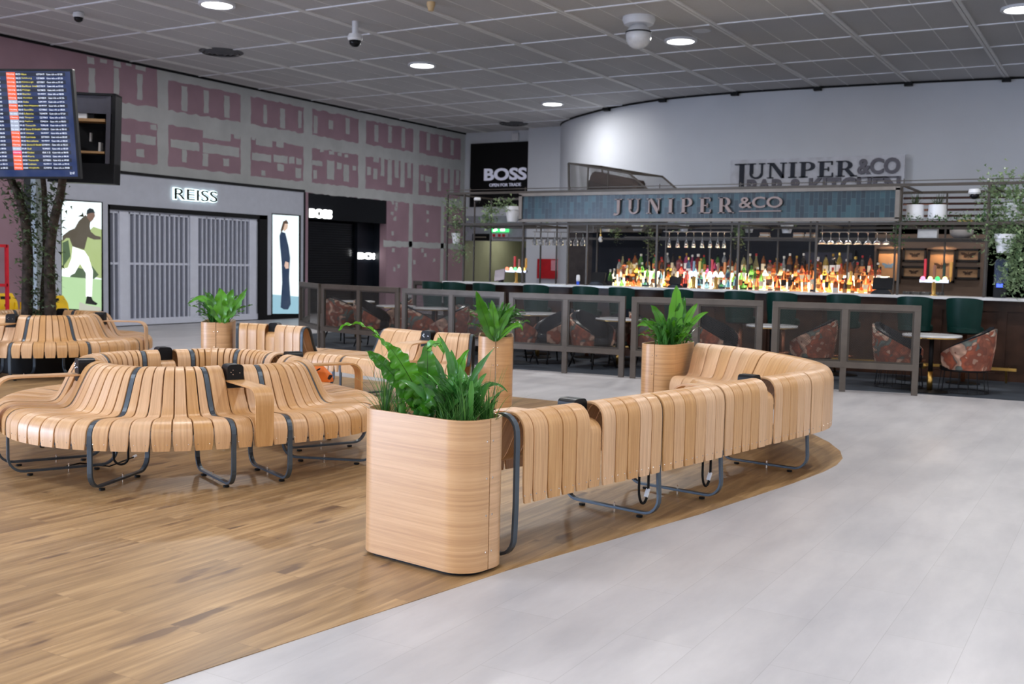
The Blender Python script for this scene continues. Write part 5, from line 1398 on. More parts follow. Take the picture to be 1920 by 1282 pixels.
# ============================================================ LIT BOTTLE DISPLAY
YD = 17.35
dx0, dx1 = PY(1136, 540, YD).x, PY(1652, 540, YD).x
M_LITW = mat_emit('lit_display_step', (255, 232, 190), 6.5)
ds = thing('bottle_display', 'stepped bottle display lit from within behind the bar counter', 'shelf', ((dx0 + dx1) / 2, YD + 0.25, 1.0))
steps = [(YD - 0.07, 1.03), (YD + 0.11, 1.16), (YD + 0.29, 1.29), (YD + 0.47, 1.42)]
f = MB()
for k, (y, z) in enumerate(steps): f.span((dx0, y, 0.0), (dx1, y + 0.18, z))
child(f, 'step_body', M_WHITE, ds)
f = MB()
for k, (y, z) in enumerate(steps):
    f.span((dx0, y + 0.01, z + 0.001), (dx1, y + 0.175, z + 0.004))
    if k: f.span((dx0, y - 0.004, z - 0.125), (dx1, y - 0.001, z - 0.005))
child(f, 'lit_step', M_LITW, ds)
cols = {'amber': (214, 120, 24), 'orange': (240, 110, 20), 'clear': (232, 236, 236), 'green': (96, 190, 60), 'yellow': (236, 200, 60), 'pink': (236, 60, 150), 'blue': (90, 150, 190), 'dark brown': (52, 26, 18), 'red': (214, 40, 30), 'pale yellow': (240, 226, 160)}
gm = {k: mat_glass('%s_bottle_glass' % k.replace(' ', '_'), c, 0.12, 0.75) for k, c in cols.items()}
M_CAP = [M('black_cap', (24, 22, 24), 0.4), M('gold_cap', (190, 150, 70), 0.3, 0.8), M('white_cap', (220, 218, 210), 0.5), M('red_cap', (170, 30, 30), 0.5)]
M_LAB = [M('cream_bottle_label', (226, 216, 190), 0.6), M('white_bottle_label', (224, 222, 222), 0.6), M('dark_bottle_label', (50, 46, 52), 0.6), M('tan_bottle_label', (190, 130, 80), 0.6)]
shapes = [[(0, 0), (.036, 0), (.038, .01), (.038, .17), (.03, .20), (.014, .235), (.013, .27)], [(0, 0), (.042, 0), (.044, .01), (.044, .12), (.036, .155), (.016, .18), (.014, .235)], [(0, 0), (.03, 0), (.032, .01), (.034, .19), (.028, .215), (.013, .24), (.012, .285)], [(0, 0), (.04, 0), (.045, .04), (.04, .12), (.02, .17), (.014, .20), (.014, .25)], [(0, 0), (.046, 0), (.046, .15), (.04, .165), (.015, .175), (.014, .215)]]
cache = {}
def bottle_mesh(si, colname, li):
    k = (si, colname, li)
    if k in cache: return cache[k]
    pr = shapes[si]; mb = MB(); n = 10 if si != 4 else 4
    if si == 4: pr = [(r * 1.25, z) for r, z in pr]
    mb.cur = 0; mb.lathe(pr, (0, 0, 0), n)
    mb.cur = 1; r, z = pr[-1]; mb.lathe([(r + .002, z - .02), (r + .003, z + .012), (0, z + .014)], (0, 0, 0), 8)
    mb.cur = 2; r = pr[3][0] + 0.0012; zm = pr[3][1]; mb.lathe([(r, zm * .3), (r, zm * .78)], (0, 0, 0), n, False)
    o = mb.build('bottle', [gm[colname], M_CAP[li % 4], M_LAB[li % 4]], smooth=(si != 4), autosm=40); cache[k] = o.data; bpy.data.objects.remove(o); return cache[k]
br = random.Random(5)
def palette(px):
    if px < 1165: return ['clear', 'clear', 'clear', 'pale yellow', 'green']
    if px < 1200: return ['amber', 'orange', 'yellow', 'pale yellow']
    if px < 1240: return ['green', 'clear', 'dark brown', 'amber', 'blue']
    if px < 1268: return ['dark brown', 'yellow', 'orange', 'clear']
    if px < 1285: return ['red', 'orange', 'yellow']
    if px < 1345: return ['pink', 'clear', 'blue', 'pale yellow', 'red', 'green']
    if px < 1400: return ['clear', 'blue', 'green', 'orange', 'pale yellow']
    if px < 1480: return ['orange', 'amber', 'clear', 'green', 'pale yellow', 'orange']
    if px < 1530: return ['dark brown', 'amber', 'clear', 'orange']
    if px < 1600: return ['amber', 'orange', 'amber', 'dark brown', 'yellow']
    return ['amber', 'orange', 'dark brown']
rown = ['front row', 'second row', 'third row', 'back row']
def zone(px):
    return 'left end' if px < 1200 else 'left part' if px < 1290 else 'middle' if px < 1400 else 'right part' if px < 1520 else 'right end'
for ri, (y, z) in enumerate(steps):
    x = dx0 + 0.07; yb_ = y + 0.085
    while x < dx1 - 0.06:
        d = Vector((x, yb_, z)) - CAM; pxx = 960 + FPX * d.dot(AX_R) / d.dot(AX_F)
        cn = br.choice(palette(pxx)) if ri < 3 or br.random() < 0.3 else br.choice(['dark brown', 'dark brown', 'amber'] if pxx > 1460 else palette(pxx))
        o = bpy.data.objects.new('bottle', bottle_mesh(br.randrange(5), cn, br.randrange(4))); COL.objects.link(o)
        o.location = (x, yb_ + br.uniform(-.02, .02), z + 0.0045); s_ = br.uniform(0.95, 1.3); o.scale = (s_, s_, s_ * br.uniform(.95, 1.12)); o.rotation_euler.z = br.uniform(0, 6)
        tag(o, '%s glass bottle in the %s at the %s of the lit display' % (cn, rown[ri], zone(pxx)), 'bottle', '%s bottles, %s, %s' % (cn, rown[ri], zone(pxx)))
        x += br.uniform(0.105, 0.14)
# taller single bottles the photo shows at the display
def lone(px, col, lb, si=3, s_=1.25, y=YD - 0.16):
    p = PY(px, 540, y); o = bpy.data.objects.new('bottle', bottle_mesh(si, col, 0)); COL.objects.link(o); o.location = (p.x, y, 1.0); o.scale = (s_, s_, s_ * 1.15); tag(o, lb, 'bottle')

# ============================================================ THINGS ON THE COUNTER
ZC = 1.171
def tap(px, label, discs, handles, Yt=YC + 0.25, seg=0.085):
    x0 = PY(px, 520, Yt).x
    t = thing('beer_tap', label, 'beer tap', (x0, Yt, ZC))
    f = MB(); f.lathe([(0.05, 0), (0.05, .01), (0.028, .02), (0.028, .19), (0.034, .2)], (x0, Yt, ZC), 16); child(f, 'brass_column', M_BRASS, t, smooth=True, autosm=40)
    n = len(discs); f = MB(); f.bar((x0 - seg * n / 2, Yt, ZC + .21), (x0 + seg * n / 2, Yt, ZC + .21), 0.05, 0.045); child(f, 'crossbar', M('chrome_bar', (200, 200, 205), 0.15, 1.0), t)
    for k, c in enumerate(discs):
        x = x0 + (k - (n - 1) / 2) * seg; f = MB(); f.lathe([(0.0, 0), (0.032, 0), (0.034, .008), (0.03, .016), (0, .02)][::-1], (x, Yt - 0.05, ZC + .245), 18, True, 'Y'); child(f, 'lit_badge', mat_emit('lit_badge_%s_%d' % (label.split()[0], k), c, 2.4), t)
    for k, (dx, c, h) in enumerate(handles):
        x = x0 + dx; f = MB(); f.box((x, Yt - 0.01, ZC + .27 + h / 2), (0.036, 0.03, h)); f.bar((x, Yt - 0.01, ZC + .2), (x, Yt - 0.01, ZC + .29), 0.012); child(f, 'tap_handle', M('tap_handle_%s_%d' % (label.split()[0], k), c, 0.35), t, bevel=0.008)
    return t
tap(968, 'left beer tap on a brass column with round lit badges', [(255, 120, 80), (255, 240, 180), (90, 220, 130), (250, 240, 180), (230, 190, 90)], [(-0.03, (196, 30, 36), .2), (0.06, (150, 96, 80), .15), (0.13, (24, 80, 74), .16), (0.2, (206, 150, 50), .17)])
tap(1343, 'middle beer tap behind the counter in front of the brightest bottles', [(255, 250, 225), (255, 250, 225), (225, 245, 240)], [(-0.07, (190, 26, 44), .2), (0.03, (120, 90, 70), .15), (0.14, (210, 130, 60), .16)], seg=0.095)
tap(1301, 'tall beer tap with two pale blue lit badges among the bottles', [(220, 245, 255), (220, 245, 255)], [(-0.0, (120, 150, 170), .17), (0.1, (210, 190, 90), .17)], Yt=YC + 0.35, seg=0.07)
tap(1752, 'right beer tap with pink, white and green lit badges', [(255, 130, 170), (255, 245, 170), (40, 190, 100), (255, 250, 170)], [(-0.13, (206, 34, 52), .26), (0.0, (140, 92, 72), .17), (0.13, (40, 60, 50), .2), (0.22, (200, 150, 60), .22)], seg=0.1)
def till(px, label, Yt=YC + 0.3, s_=1.0):
    x0 = PY(px, 530, Yt).x; t = thing('till', label, 'till', (x0, Yt, ZC)); f = MB()
    f.prism([(-.14, 0), (.14, 0), (.1, .05), (.05, .06), (-.05, .06), (-.1, .05)], lambda x, z, q: (x0 + x * s_, Yt + q, ZC + z * s_), -0.09, 0.09); child(f, 'base', M_BLACK, t)
    f = MB(); f.box((x0, Yt, ZC + .14 * s_), (0.26 * s_, 0.03, 0.17 * s_), Matrix.Rotation(R(-20), 3, 'X')); child(f, 'screen_housing', M_BLACK, t, bevel=0.01)
    f = MB(); f.box((x0, Yt + .06, ZC + .07 * s_), (0.12 * s_, 0.08, 0.1 * s_)); child(f, 'printer', M('grey_till_plastic', (120, 124, 134), 0.4), t)
till(1122, 'black till on the counter left of the lit bottles'); till(1266, 'black till in front of the dark bottles', s_=0.8); till(1655, 'black till at the right end of the bottle display', s_=1.1)
x0 = PY(937, 525, YC + .3).x; t = thing('tablet_stand', 'tilted tablet on a stand at the left end of the counter', 'tablet', (x0, YC + .3, ZC)); f = MB(); f.box((x0, YC + .3, ZC + .13), (.2, .02, .22), Matrix.Rotation(R(-28), 3, 'X') @ Matrix.Rotation(R(-12), 3, 'Y')); child(f, 'tablet', M('purple_grey_screen', (98, 84, 104), 0.3), t); f = MB(); f.box((x0 - .02, YC + .38, ZC + .06), (.05, .1, .12)); child(f, 'stand', M_BLACK, t)
x0 = PY(1084, 520, YC + .3).x; t = thing('spray_bottle', 'small white bottle with a blue foot on the counter', 'bottle', (x0, YC + .3, ZC)); f = MB(); f.lathe([(0, .06), (.03, .06), (.034, .1), (.03, .16), (.012, .17), (0, .17)], (x0, YC + .3, ZC), 12); child(f, 'bottle_body', M_WHITE, t, smooth=True); f = MB(); f.lathe([(0, 0), (.026, 0), (.026, .06), (0, .06)], (x0, YC + .3, ZC), 12); child(f, 'blue_foot', M('bright_blue_plastic', (30, 80, 210), 0.4), t)
x0 = PY(1876, 530, YC + .3).x; t = thing('drink_dispenser', 'dark glass drink dispenser with a blue lit tap at the far right of the bar', 'dispenser', (x0, YC + .3, ZC)); f = MB(); f.lathe([(0, .2), (.09, .2), (.09, .5), (.06, .54), (0, .54)], (x0, YC + .3, ZC), 16); child(f, 'tank', mat_glass('blue_tinted_glass', (60, 90, 130), 0.05, .6), t, smooth=True, autosm=40)
f = MB(); f.box((x0, YC + .2, ZC + .17), (.08, .05, .05)); child(f, 'lit_tap', mat_emit('blue_lit_tap', (40, 80, 255), 2.5), t); f = MB(); f.box((x0, YC + .3, ZC + .1), (.16, .16, .2)); child(f, 'base', M_BLACK, t)

# tumblers on the back counter at the right
gl = MB(); gl.lathe([(0, 0), (.034, 0), (.038, .10), (.036, .10), (.032, .006), (0, .006)], (0, 0, 0), 12); o = gl.build('tumbler', M_GLASS, smooth=True)
first_g = o
for k in range(8):
    q = o if k == 0 else o.copy()
    if k: COL.objects.link(q)
    q.location = (PY(1700 + k * 9, 530, 18.7).x, 18.7 + (k % 2) * .08, 1.001); q.scale = (1.5, 1.5, 1.8); tag(q, 'clear tumbler upside down on the back counter behind the right beer tap', 'glass', 'tumblers on the back counter')
# hanging glasses
def hang(pxs, kind, label, group, zt=2.075, Y=YG + 0.18):
    pr = {'wine': [(.034, 0), (.034, -.004), (.005, -.008), (.004, -.08), (.012, -.09), (.036, -.13), (.04, -.165), (.034, -.19), (.031, -.19), (.036, -.16), (.01, -.095)],
          'flute': [(.03, 0), (.03, -.004), (.004, -.008), (.004, -.09), (.02, -.13), (.027, -.2), (.025, -.2), (.016, -.13)],
          'coupe': [(.03, 0), (.03, -.004), (.004, -.008), (.004, -.09), (.03, -.105), (.052, -.14), (.05, -.142), (.028, -.11)]}[kind]
    gl = MB(); gl.lathe(pr, (0, 0, 0), 14, False); o = gl.build('%s_glass' % kind, M_GLASS, smooth=True)
    for k, px in enumerate(pxs):
        q = o if k == 0 else o.copy()
        if k: COL.objects.link(q)
        q.location = (PY(px, 440, Y).x, Y, zt); q.scale = (1.25,) * 3
        tag(q, '%s, hanging glass %s' % (label, ['at the left end', 'second from the left', 'third from the left', 'left of centre', 'right of centre', 'third from the right', 'second from the right', 'at the right end'][k]), 'glass', group)
hang([1003, 1015, 1027, 1040, 1052, 1067, 1080, 1093], 'wine', 'wine glass under the left of the teal sign', 'wine glasses hung upside down at the left')
hang([1255, 1271, 1287, 1301, 1317, 1332, 1346, 1358], 'flute', 'slim flute under the middle of the teal sign', 'flutes hung upside down in the middle')
hang([1542, 1558, 1574, 1591, 1609, 1628, 1645, 1662], 'coupe', 'wide coupe under the right of the teal sign', 'coupes hung upside down at the right')

# ============================================================ POTS AND TRAILING PLANTS ON THE GANTRY
def ivy(mb, pts, r_, spread=0.08, n=120, sz=0.06):
    pts = [Vector(p) for p in pts]
    for _ in range(n):
        t = r_.random() * (len(pts) - 1); i = min(int(t), len(pts) - 2); p = pts[i].lerp(pts[i + 1], t - i) + Vector((r_.gauss(0, spread), r_.gauss(0, spread * .8), r_.gauss(0, spread)))
        a = Vector((r_.uniform(-1, 1), r_.uniform(-1, 0.3), r_.uniform(-.6, .8))).normalized(); b = a.cross(Vector((r_.random(), r_.random(), 1))).normalized(); s_ = sz * r_.uniform(.6, 1.3)
        mb.cr = r_.random(); mb.add([p - b * s_ * .5, p + a * s_ * .35 - b * s_ * .1, p + a * s_, p + b * s_ * .5 + a * s_ * .3], [(0, 1, 2, 3)])
def pot_profile(r, h): return [(0, 0), (r * .68, 0), (r * .92, h * .76), (r, h * .76), (r * 1.02, h), (r * .92, h), (r * .85, h * .8), (0, h * .8)]
pr = random.Random(9)
def potted(px, py_b, w_px, h_px, Y, label, kind='trail', trail=None, nleaf=160, straight=False, leafm=None, spread=.07):
    p = PY(px, py_b, Y); D_ = (p - CAM).dot(AX_F); r = w_px * D_ / FPX / 2; h = h_px * D_ / FPX
    t = thing('potted_plant', label, 'plant', (p.x, Y, p.z))
    f = MB(); f.lathe(pot_profile(r, h) if not straight else [(0, 0), (r * .98, 0), (r * .9, h), (r * .82, h), (r * .8, h * .85), (0, h * .85)], (p.x, Y, p.z), 22); child(f, 'pot', M_POT, t, smooth=True, autosm=40)
    f = MB(); top = Vector((p.x, Y, p.z + h))
    if kind == 'spike':
        for _ in range(46):
            a = pr.uniform(0, 2 * PI); blade(f, top + Vector((pr.gauss(0, .02), pr.gauss(0, .02), -.02)), a, pr.uniform(.1, 1.1), pr.uniform(.14, .26), .012, pr, .8, 5)
        child(f, 'spiky_foliage', leafm or M_IVYD, t)
    else:
        path = [top] + [PY(x, y, Y - 0.12 * (1 if k < 99 else 0)) for k, (x, y) in enumerate(trail or [(px - 10, py_b - h_px - 6), (px + 10, py_b - h_px - 4)])]
        ivy(f, path, pr, spread, nleaf); child(f, 'foliage', leafm or M_IVY, t)
    return t
ZS = 2.19
potted(960, 416, 27, 29, YG + 0.22, 'white pot with pale ivy on the shelf left of the teal sign', trail=[(950, 385), (925, 388), (912, 405), (925, 418), (900, 420)], nleaf=420, spread=.07)
potted(855, 457, 17, 20, YG + 0.1, 'small white pot hanging low at the left end of the gantry with long trailing ivy', trail=[(850, 400), (845, 380), (862, 410), (858, 440), (868, 470), (855, 480)], nleaf=520, spread=.09)
potted(1715, 411, 33, 27, YG + 0.2, 'left of two round white pots with spiky plants right of the teal sign', 'spike', straight=True)
potted(1757, 411, 35, 27, YG + 0.2, 'right of two round white pots with spiky plants right of the teal sign', 'spike', straight=True)
potted(1895, 415, 30, 34, YG + 0.2, 'white pot wrapped in ivy on the shelf at the right edge', trail=[(1860, 350), (1900, 345), (1915, 380), (1870, 400), (1862, 430), (1915, 440)], nleaf=900, spread=.13)
potted(1883, 474, 38, 35, YG + 0.05, 'large white rimmed pot hanging low at the right end with trailing ivy', trail=[(1900, 450), (1905, 480), (1900, 510), (1905, 545)], nleaf=600, spread=.09)
potted(1026, 434, 19, 14, YG2 + 0.1, 'small white pot hung behind the wine glasses'.replace('behind', 'right of'), nleaf=20)
potted(1136, 434, 20, 14, YG2 + 0.1, 'white pot on the rear shelf below the left part of the teal sign', nleaf=60, trail=[(1160, 425), (1158, 450)])
potted(1195, 433, 22, 12, YG2 + 0.1, 'wide white pot on the rear shelf right of the hanging ivy', nleaf=60, trail=[(1218, 425), (1222, 455), (1218, 480)])
potted(1282, 434, 19, 14, YG2 + 0.1, 'white pot on the rear shelf above the flutes', nleaf=30)
potted(1404, 436, 19, 16, YG2 + 0.1, 'white pot on the rear shelf right of the flutes with ivy trailing beside it', nleaf=160, trail=[(1384, 430), (1386, 455)], spread=.05)
potted(1475, 437, 23, 17, YG2 + 0.1, 'white pot on the rear shelf below the right part of the teal sign', nleaf=40)
for px, lb in ((1434, 'small stack of pale books on the rear shelf left of a white pot'), (1498, 'flat stack of books on the rear shelf right of a white pot'), (1520, 'upright stack of pale books on the rear shelf above the coupes')):
    a = PY(px, 436, YG2 + .1); t = thing('book_stack', lb, 'books', (a.x, YG2 + .1, 2.041)); 
    for k in range(3): f = MB(); f.box((a.x + pr.uniform(-.01, .01), YG2 + .1, 2.055 + k * .028), (.16 - .01 * k, .12, .024), pr.uniform(-.2, .2)); child(f, 'book', M('book_cover_%d' % k, [(190, 160, 130), (206, 200, 190), (160, 130, 110)][k], .7), t)
a = PY(1740, 438, YG2 + .1); t = thing('marble_box', 'white marble box on the lower shelf right of the teal sign', 'box', (a.x, YG2 + .1, 2.041)); f = MB(); f.box((a.x, YG2 + .1, 2.125), (.29, .16, .165)); child(f, 'box_body', M_MARBLE, t, bevel=.006)
a = PY(1803, 436, YG2 + .1); t = thing('stone_bowl', 'wide grey stone bowl on the lower shelf at the right', 'bowl', (a.x, YG2 + .1, 2.041)); f = MB(); f.lathe([(0, 0), (.10, 0), (.17, .06), (.175, .13), (.16, .13), (.15, .07), (0, .03)], (a.x, YG2 + .1, 2.041), 24); child(f, 'bowl_body', M('rough_grey_stone', (150, 144, 140), .8), t, smooth=True)
a = PY(1810, 412, YG + .2); t = thing('book_stack', 'pair of flat yellow-edged books with a small plant on the upper right shelf', 'books', (a.x, YG + .2, 2.211)); f = MB(); f.box((a.x, YG + .2, 2.235), (.2, .14, .045)); child(f, 'books', M('yellow_edged_books', (176, 150, 90), .7), t)
f = MB(); ivy(f, [(a.x - .08, YG + .2, 2.3), (a.x + .08, YG + .2, 2.3)], pr, .03, 60, .03); child(f, 'small_plant', M_IVY, t)
mb = MB(); ivy(mb, [PY(x, y, YG + .05) for x, y in ((1690, 412), (1740, 416), (1790, 412), (1840, 416), (1870, 400))], pr, .05, 380, .045); ivy(mb, [PY(x, y, YG + .02) for x, y in ((1684, 412), (1682, 440), (1686, 458))], pr, .05, 130, .04)
tag(mb.build('trailing_ivy', mat_leaf('green_shelf_ivy', (30, 64, 38), (84, 124, 70), .5, .2)), 'green ivy trailing along the upper shelf right of the teal sign', 'plant')
mb = MB(); ivy(mb, [PY(x, y, YG + .05) for x, y in ((1850, 350), (1862, 400), (1858, 440), (1866, 480))], pr, .11, 420, .05); ivy(mb, [PY(x, y, YG + .05) for x, y in ((1915, 360), (1912, 430), (1908, 500), (1898, 545))], pr, .09, 520, .05)
tag(mb.build('trailing_ivy', M_IVY), 'dense variegated ivy hanging down the right edge of the gantry', 'plant')
mb = MB(); ivy(mb, [PY(x, y, YG2) for x, y in ((1216, 428), (1222, 460), (1226, 480))], pr, .05, 140, .045); ivy(mb, [PY(x, y, YG2) for x, y in ((1156, 430), (1160, 455))], pr, .04, 80, .04); ivy(mb, [PY(x, y, YG2) for x, y in ((1385, 426), (1385, 465))], pr, .05, 140, .04)
tag(mb.build('trailing_ivy', M_IVYD), 'dark ivy hanging from the rear shelf between the glasses', 'plant')
def bulb(px, py, Y, lb):
    p = PY(px, py, Y); t = thing('hanging_bulb', lb, 'lamp', tuple(p)); f = MB(); f.lathe([(0, -.05), (.03, -.04), (.042, 0), (.03, .04), (.018, .06), (0, .06)], p, 14); child(f, 'bulb', M_WHITE, t, smooth=True); f = MB(); f.lathe([(.02, .06), (.022, .1), (0, .11)], p, 10); f.bar((p.x, p.y, p.z + .1), (p.x, p.y, 2.2), .006); child(f, 'brass_holder', M_BRASS, t)
bulb(1126, 449, YG2, 'white bulb hanging left of the dark back wall')
# security dome camera on the gantry
def dome(px, py, lb, loc=None, s_=1.0, top=None):
    p = loc or PY(px, py, YG); t = thing('dome_camera', lb, 'camera', tuple(p)); f = MB(); f.lathe([(0, .06 * s_), (.06 * s_, .06 * s_), (.07 * s_, .02 * s_), (.06 * s_, 0)], p, 18)
    if top: f.lathe([(.03 * s_, .06 * s_), (.03 * s_, top - p.z)], p, 12)
    child(f, 'housing', M_WHITE, t, smooth=True, autosm=40); f = MB(); f.lathe([(.058 * s_, 0), (.05 * s_, -.035 * s_), (.025 * s_, -.055 * s_), (0, -.06 * s_)], p, 18); child(f, 'dark_dome', M('dark_glass_dome', (20, 20, 24), .1), t, smooth=True)
dome(1827, 364, 'white dome camera on the top rail of the gantry at the right', s_=1.2)
dome(895, 376, 'white dome camera under the top rail at the left end of the gantry', s_=.9)
# small white lights/ledges seen on top of the gantry at the left
# ============================================================ CEILING FITTINGS
M_LENS = mat_emit('downlight_lens', (255, 254, 250), 12.0)
lens_lb = {(-13.55, 13.1): 'round ceiling downlight at the top left', (-13.55, 19.03): 'round ceiling downlight above the drywall, left of centre', (-13.55, 24.96): 'far round ceiling downlight nearest the back corner', (-7.63, 19.03): 'round ceiling downlight beside the white globe sensor', (-1.84, 19.03): 'round ceiling downlight in the top right corner'}
fd = None
for (x, y) in LAMPS:
    lb = lens_lb.get((x, y), 'round ceiling downlight elsewhere in the hall')
    if fd is None:
        fd = thing('ceiling_downlight', lb, 'lamp', (0, 0, 0), 0, 'round recessed downlights in the ceiling')
        f = MB(); f.lathe([(.24, .06), (.255, -.012), (.30, -.016), (.31, .0), (.30, .06)], (0, 0, 0), 40, False); f.build('trim_ring', M_WHITE, fd, smooth=True, autosm=40)
        f = MB(); f.lathe([(0, -.004), (.235, -.004), (.245, .02), (0, .02)], (0, 0, 0), 40); f.build('lens', M_LENS, fd)
        o = fd
    else: o = dup(fd, (0, 0, 0), 0)
    o.location = (x, y, CEIL - 0.03); o['label'] = lb
def vent(px, py, lb):
    p = PZ(px, py, CEIL); t = thing('ceiling_vent', lb, 'vent', (p.x, p.y, CEIL)); f = MB()
    for k, (r0, z) in enumerate(((.45, -.01), (.34, -.03), (.24, -.04), (.14, -.045))): f.lathe([(r0, z), (r0 - .06, z - .03), (r0 - .07, z - .02), (r0 - .01, z + .012)], (p.x, p.y, CEIL), 36, False)
    child(f, 'louvre_rings', M('dark_grey_vent', (84, 84, 88), .5), t, smooth=True, autosm=40)
    f = MB(); f.lathe([(.36, -.001), (.36, -.012), (.0, -.012)], (p.x, p.y, CEIL), 36, False); child(f, 'vent_plate', M('very_dark_vent', (40, 40, 44), .6), t)
vent(415, 97, 'round louvred ceiling vent at the upper left'); vent(963, 231, 'far round louvred ceiling vent above the black board')
p = PZ(1198, 32, CEIL); t = thing('globe_sensor', 'white globe sensor hanging under a round ceiling base', 'sensor', (p.x, p.y, CEIL)); D_ = (p - CAM).dot(AX_F); k_ = D_ / FPX
f = MB(); f.lathe([(0, 0), (30 * k_, 0), (31 * k_, -.05), (27 * k_, -.13), (0, -.14)], (p.x, p.y, CEIL), 28); child(f, 'ceiling_base', M_WHITE, t, smooth=True, autosm=40)
gz = CEIL - .14 - 20 * k_; f = MB(); R_ = 24 * k_; f.lathe([(R_ * math.cos(R(q)), R_ * math.sin(R(q))) for q in range(-90, 91, 12)], (p.x, p.y, gz), 28); child(f, 'globe', M('white_glossy_globe', (206, 208, 212), .12), t, smooth=True)
f = MB(); f.lathe([(R_ + .004, -.012), (R_ + .006, 0), (R_ + .004, .012)], (p.x, p.y, gz + .06), 28, False); child(f, 'dark_band', M_BLACK, t)
p = PZ(666, 40, CEIL); dome(0, 0, 'grey and black dome camera hanging from the ceiling, top centre left', Vector((p.x, p.y, CEIL - .34)), 1.9, CEIL)
p = PZ(147, 22, CEIL); dome(0, 0, 'small dome camera on the ceiling at the far top left', Vector((p.x, p.y, CEIL - .1)), 1.4, CEIL)
p = PZ(808, 4, CEIL); t = thing('smoke_sensor', 'small beige sensor on the ceiling at the top centre', 'sensor', (p.x, p.y, CEIL)); f = MB(); f.lathe([(0, 0), (.07, 0), (.07, -.05), (.05, -.10), (.045, -.14), (0, -.15)], (p.x, p.y, CEIL), 16); child(f, 'sensor_body', M('beige_plastic', (206, 176, 130), .5), t, smooth=True, autosm=40)
p = PZ(1316, 57, CEIL); t = thing('ceiling_speaker', 'flat white ceiling disc right of the downlight beside the globe', 'speaker', (p.x, p.y, CEIL)); f = MB(); f.lathe([(0, -.012), (.15, -.012), (.17, -.004), (.17, 0), (0, 0)], (p.x, p.y, CEIL - .004), 28); child(f, 'disc', M_WHITE, t)

# ============================================================ FAR LEFT: TREE, DEPARTURE SCREENS, YELLOW SIGNS
cx, cy = -12.213, 8.719
tr = thing('artificial_tree', 'artificial tree of dark twisted trunks rising from the middle of the far ring bench', 'tree', (cx, cy, 0))
f = MB(); f.lathe([(0, 0.0), (.5, 0.0), (.52, .1), (.52, .46), (.48, .47), (.0, .45)], (cx, cy, 0), 32); child(f, 'black_tub', M_BLK, tr, smooth=True, autosm=40)
M_BARK = M('dark_twisted_bark', (54, 46, 40), .8, 0, .3, 14)
Dt = 14.2; tq = lambda x, y, dd=0: PD(x, y, Dt + dd)
for pts, rr_ in (([(52, 640), (51, 560), (52, 480), (48, 420), (36, 370), (18, 330), (-10, 250)], .075), ([(95, 640), (94, 560), (93, 480), (100, 420), (112, 370), (118, 330), (124, 250)], .075), ([(80, 640), (82, 560), (86, 480), (84, 400), (80, 330), (60, 250)], .05)):
    f = MB(); pp = [tq(*q, .15 if rr_ < .06 else 0) for q in pts]; pp = [Vector(q) for q in smooth_path([tuple(q) for q in pp], 3)]; n_ = len(pp); f.tube(pp, [rr_ * (1.05 - .5 * i / n_) for i in range(n_)], 10); child(f, 'trunk', M_BARK, tr, smooth=True)
f = MB(); tr_r = random.Random(4)
for pts, n_, sp in (([(45, 345), (50, 400), (55, 470), (52, 540), (70, 590)], 420, .08), ([(112, 345), (100, 400), (96, 470), (98, 530), (75, 595)], 420, .08), ([(60, 340), (75, 400), (68, 460), (72, 540)], 300, .14), ([(18, 340), (35, 372), (40, 420)], 160, .1)): ivy(f, [tq(*q) for q in pts], tr_r, sp, n_, .07)
child(f, 'climbing_leaves', M_IVYD, tr)
# steel mast and departure screens
ms = thing('screen_mast', 'grey steel mast behind the tree trunks carrying the departure screens', 'mast', (tq(72, 600).x, tq(72, 600).y, 0))
b0 = tq(72, 600, .55); f = MB(); f.bar((b0.x, b0.y, 0.0), (b0.x, b0.y, 3.4), .11); child(f, 'post', M('grey_steel_mast', (150, 162, 166), .4, .4), ms)
f = MB(); f.bar((b0.x, b0.y, 3.2), tuple(tq(130, 250, .75)), .06); f.bar((b0.x, b0.y, 3.0), tuple(tq(40, 250, .4)), .06); child(f, 'bracket', M_BLACK, ms)
rt, rb = PD(131, 134, 13.35), PD(146, 331, 13.6)
up = (rt - rb); Hh = up.length; up.normalize()
ux = (AX_R - AX_U * 0.0).copy(); ux = (ux - up * ux.dot(up)).normalized(); ux = (PD(131, 134, 13.35) - PD(0, 130, 13.3)); ux = (ux - up * ux.dot(up)).normalized(); nz = ux.cross(up).normalized()
if nz.dot(CAM - rt) < 0: nz = -nz
Wd = 2.4; sc = thing('departure_screen', 'large lit departure board listing flights, cut by the left edge', 'screen', tuple(rb))
def scr(mb, x0, y0, x1, y1, t0, t1):   # x from the right edge leftwards (negative), y up from the bottom
    mb.prism([(x0, y0), (x1, y0), (x1, y1), (x0, y1)], lambda x, y, q: rb + ux * x + up * y + nz * q, t0, t1)
f = MB(); scr(f, -Wd, -.03, .03, Hh + .03, -.10, 0); child(f, 'housing', M_BLACK, sc, bevel=.006)
M_SCR = mat_emit('departure_blue_screen', (6, 40, 96), 1.0); f = MB(); scr(f, -Wd + .02, 0, 0, Hh, 0, .003); child(f, 'display', M_SCR, sc)
rows = 25; rh = Hh * .925 / rows; ytop = Hh - .012
M_ROW = mat_emit('departure_dark_row', (5, 24, 58), .9)
f = MB()
for k in range(0, rows, 2): scr(f, -Wd + .03, ytop - (k + 1) * rh, -.06, ytop - k * rh, .003, .004)
child(f, 'row_band', M_ROW, sc)
k_px = 13.45 / FPX
X_ = lambda px: (px - 131) * k_px
M_ORS = mat_emit('departure_orange', (255, 96, 44), 1.1); M_PAS = mat_emit('departure_pale', (180, 190, 215), 1.0)
f = MB(); grey = {7: 1, 10: 1, 12: 1, 13: 1, 14: 1, 19: 1}; g = MB(); h = MB()
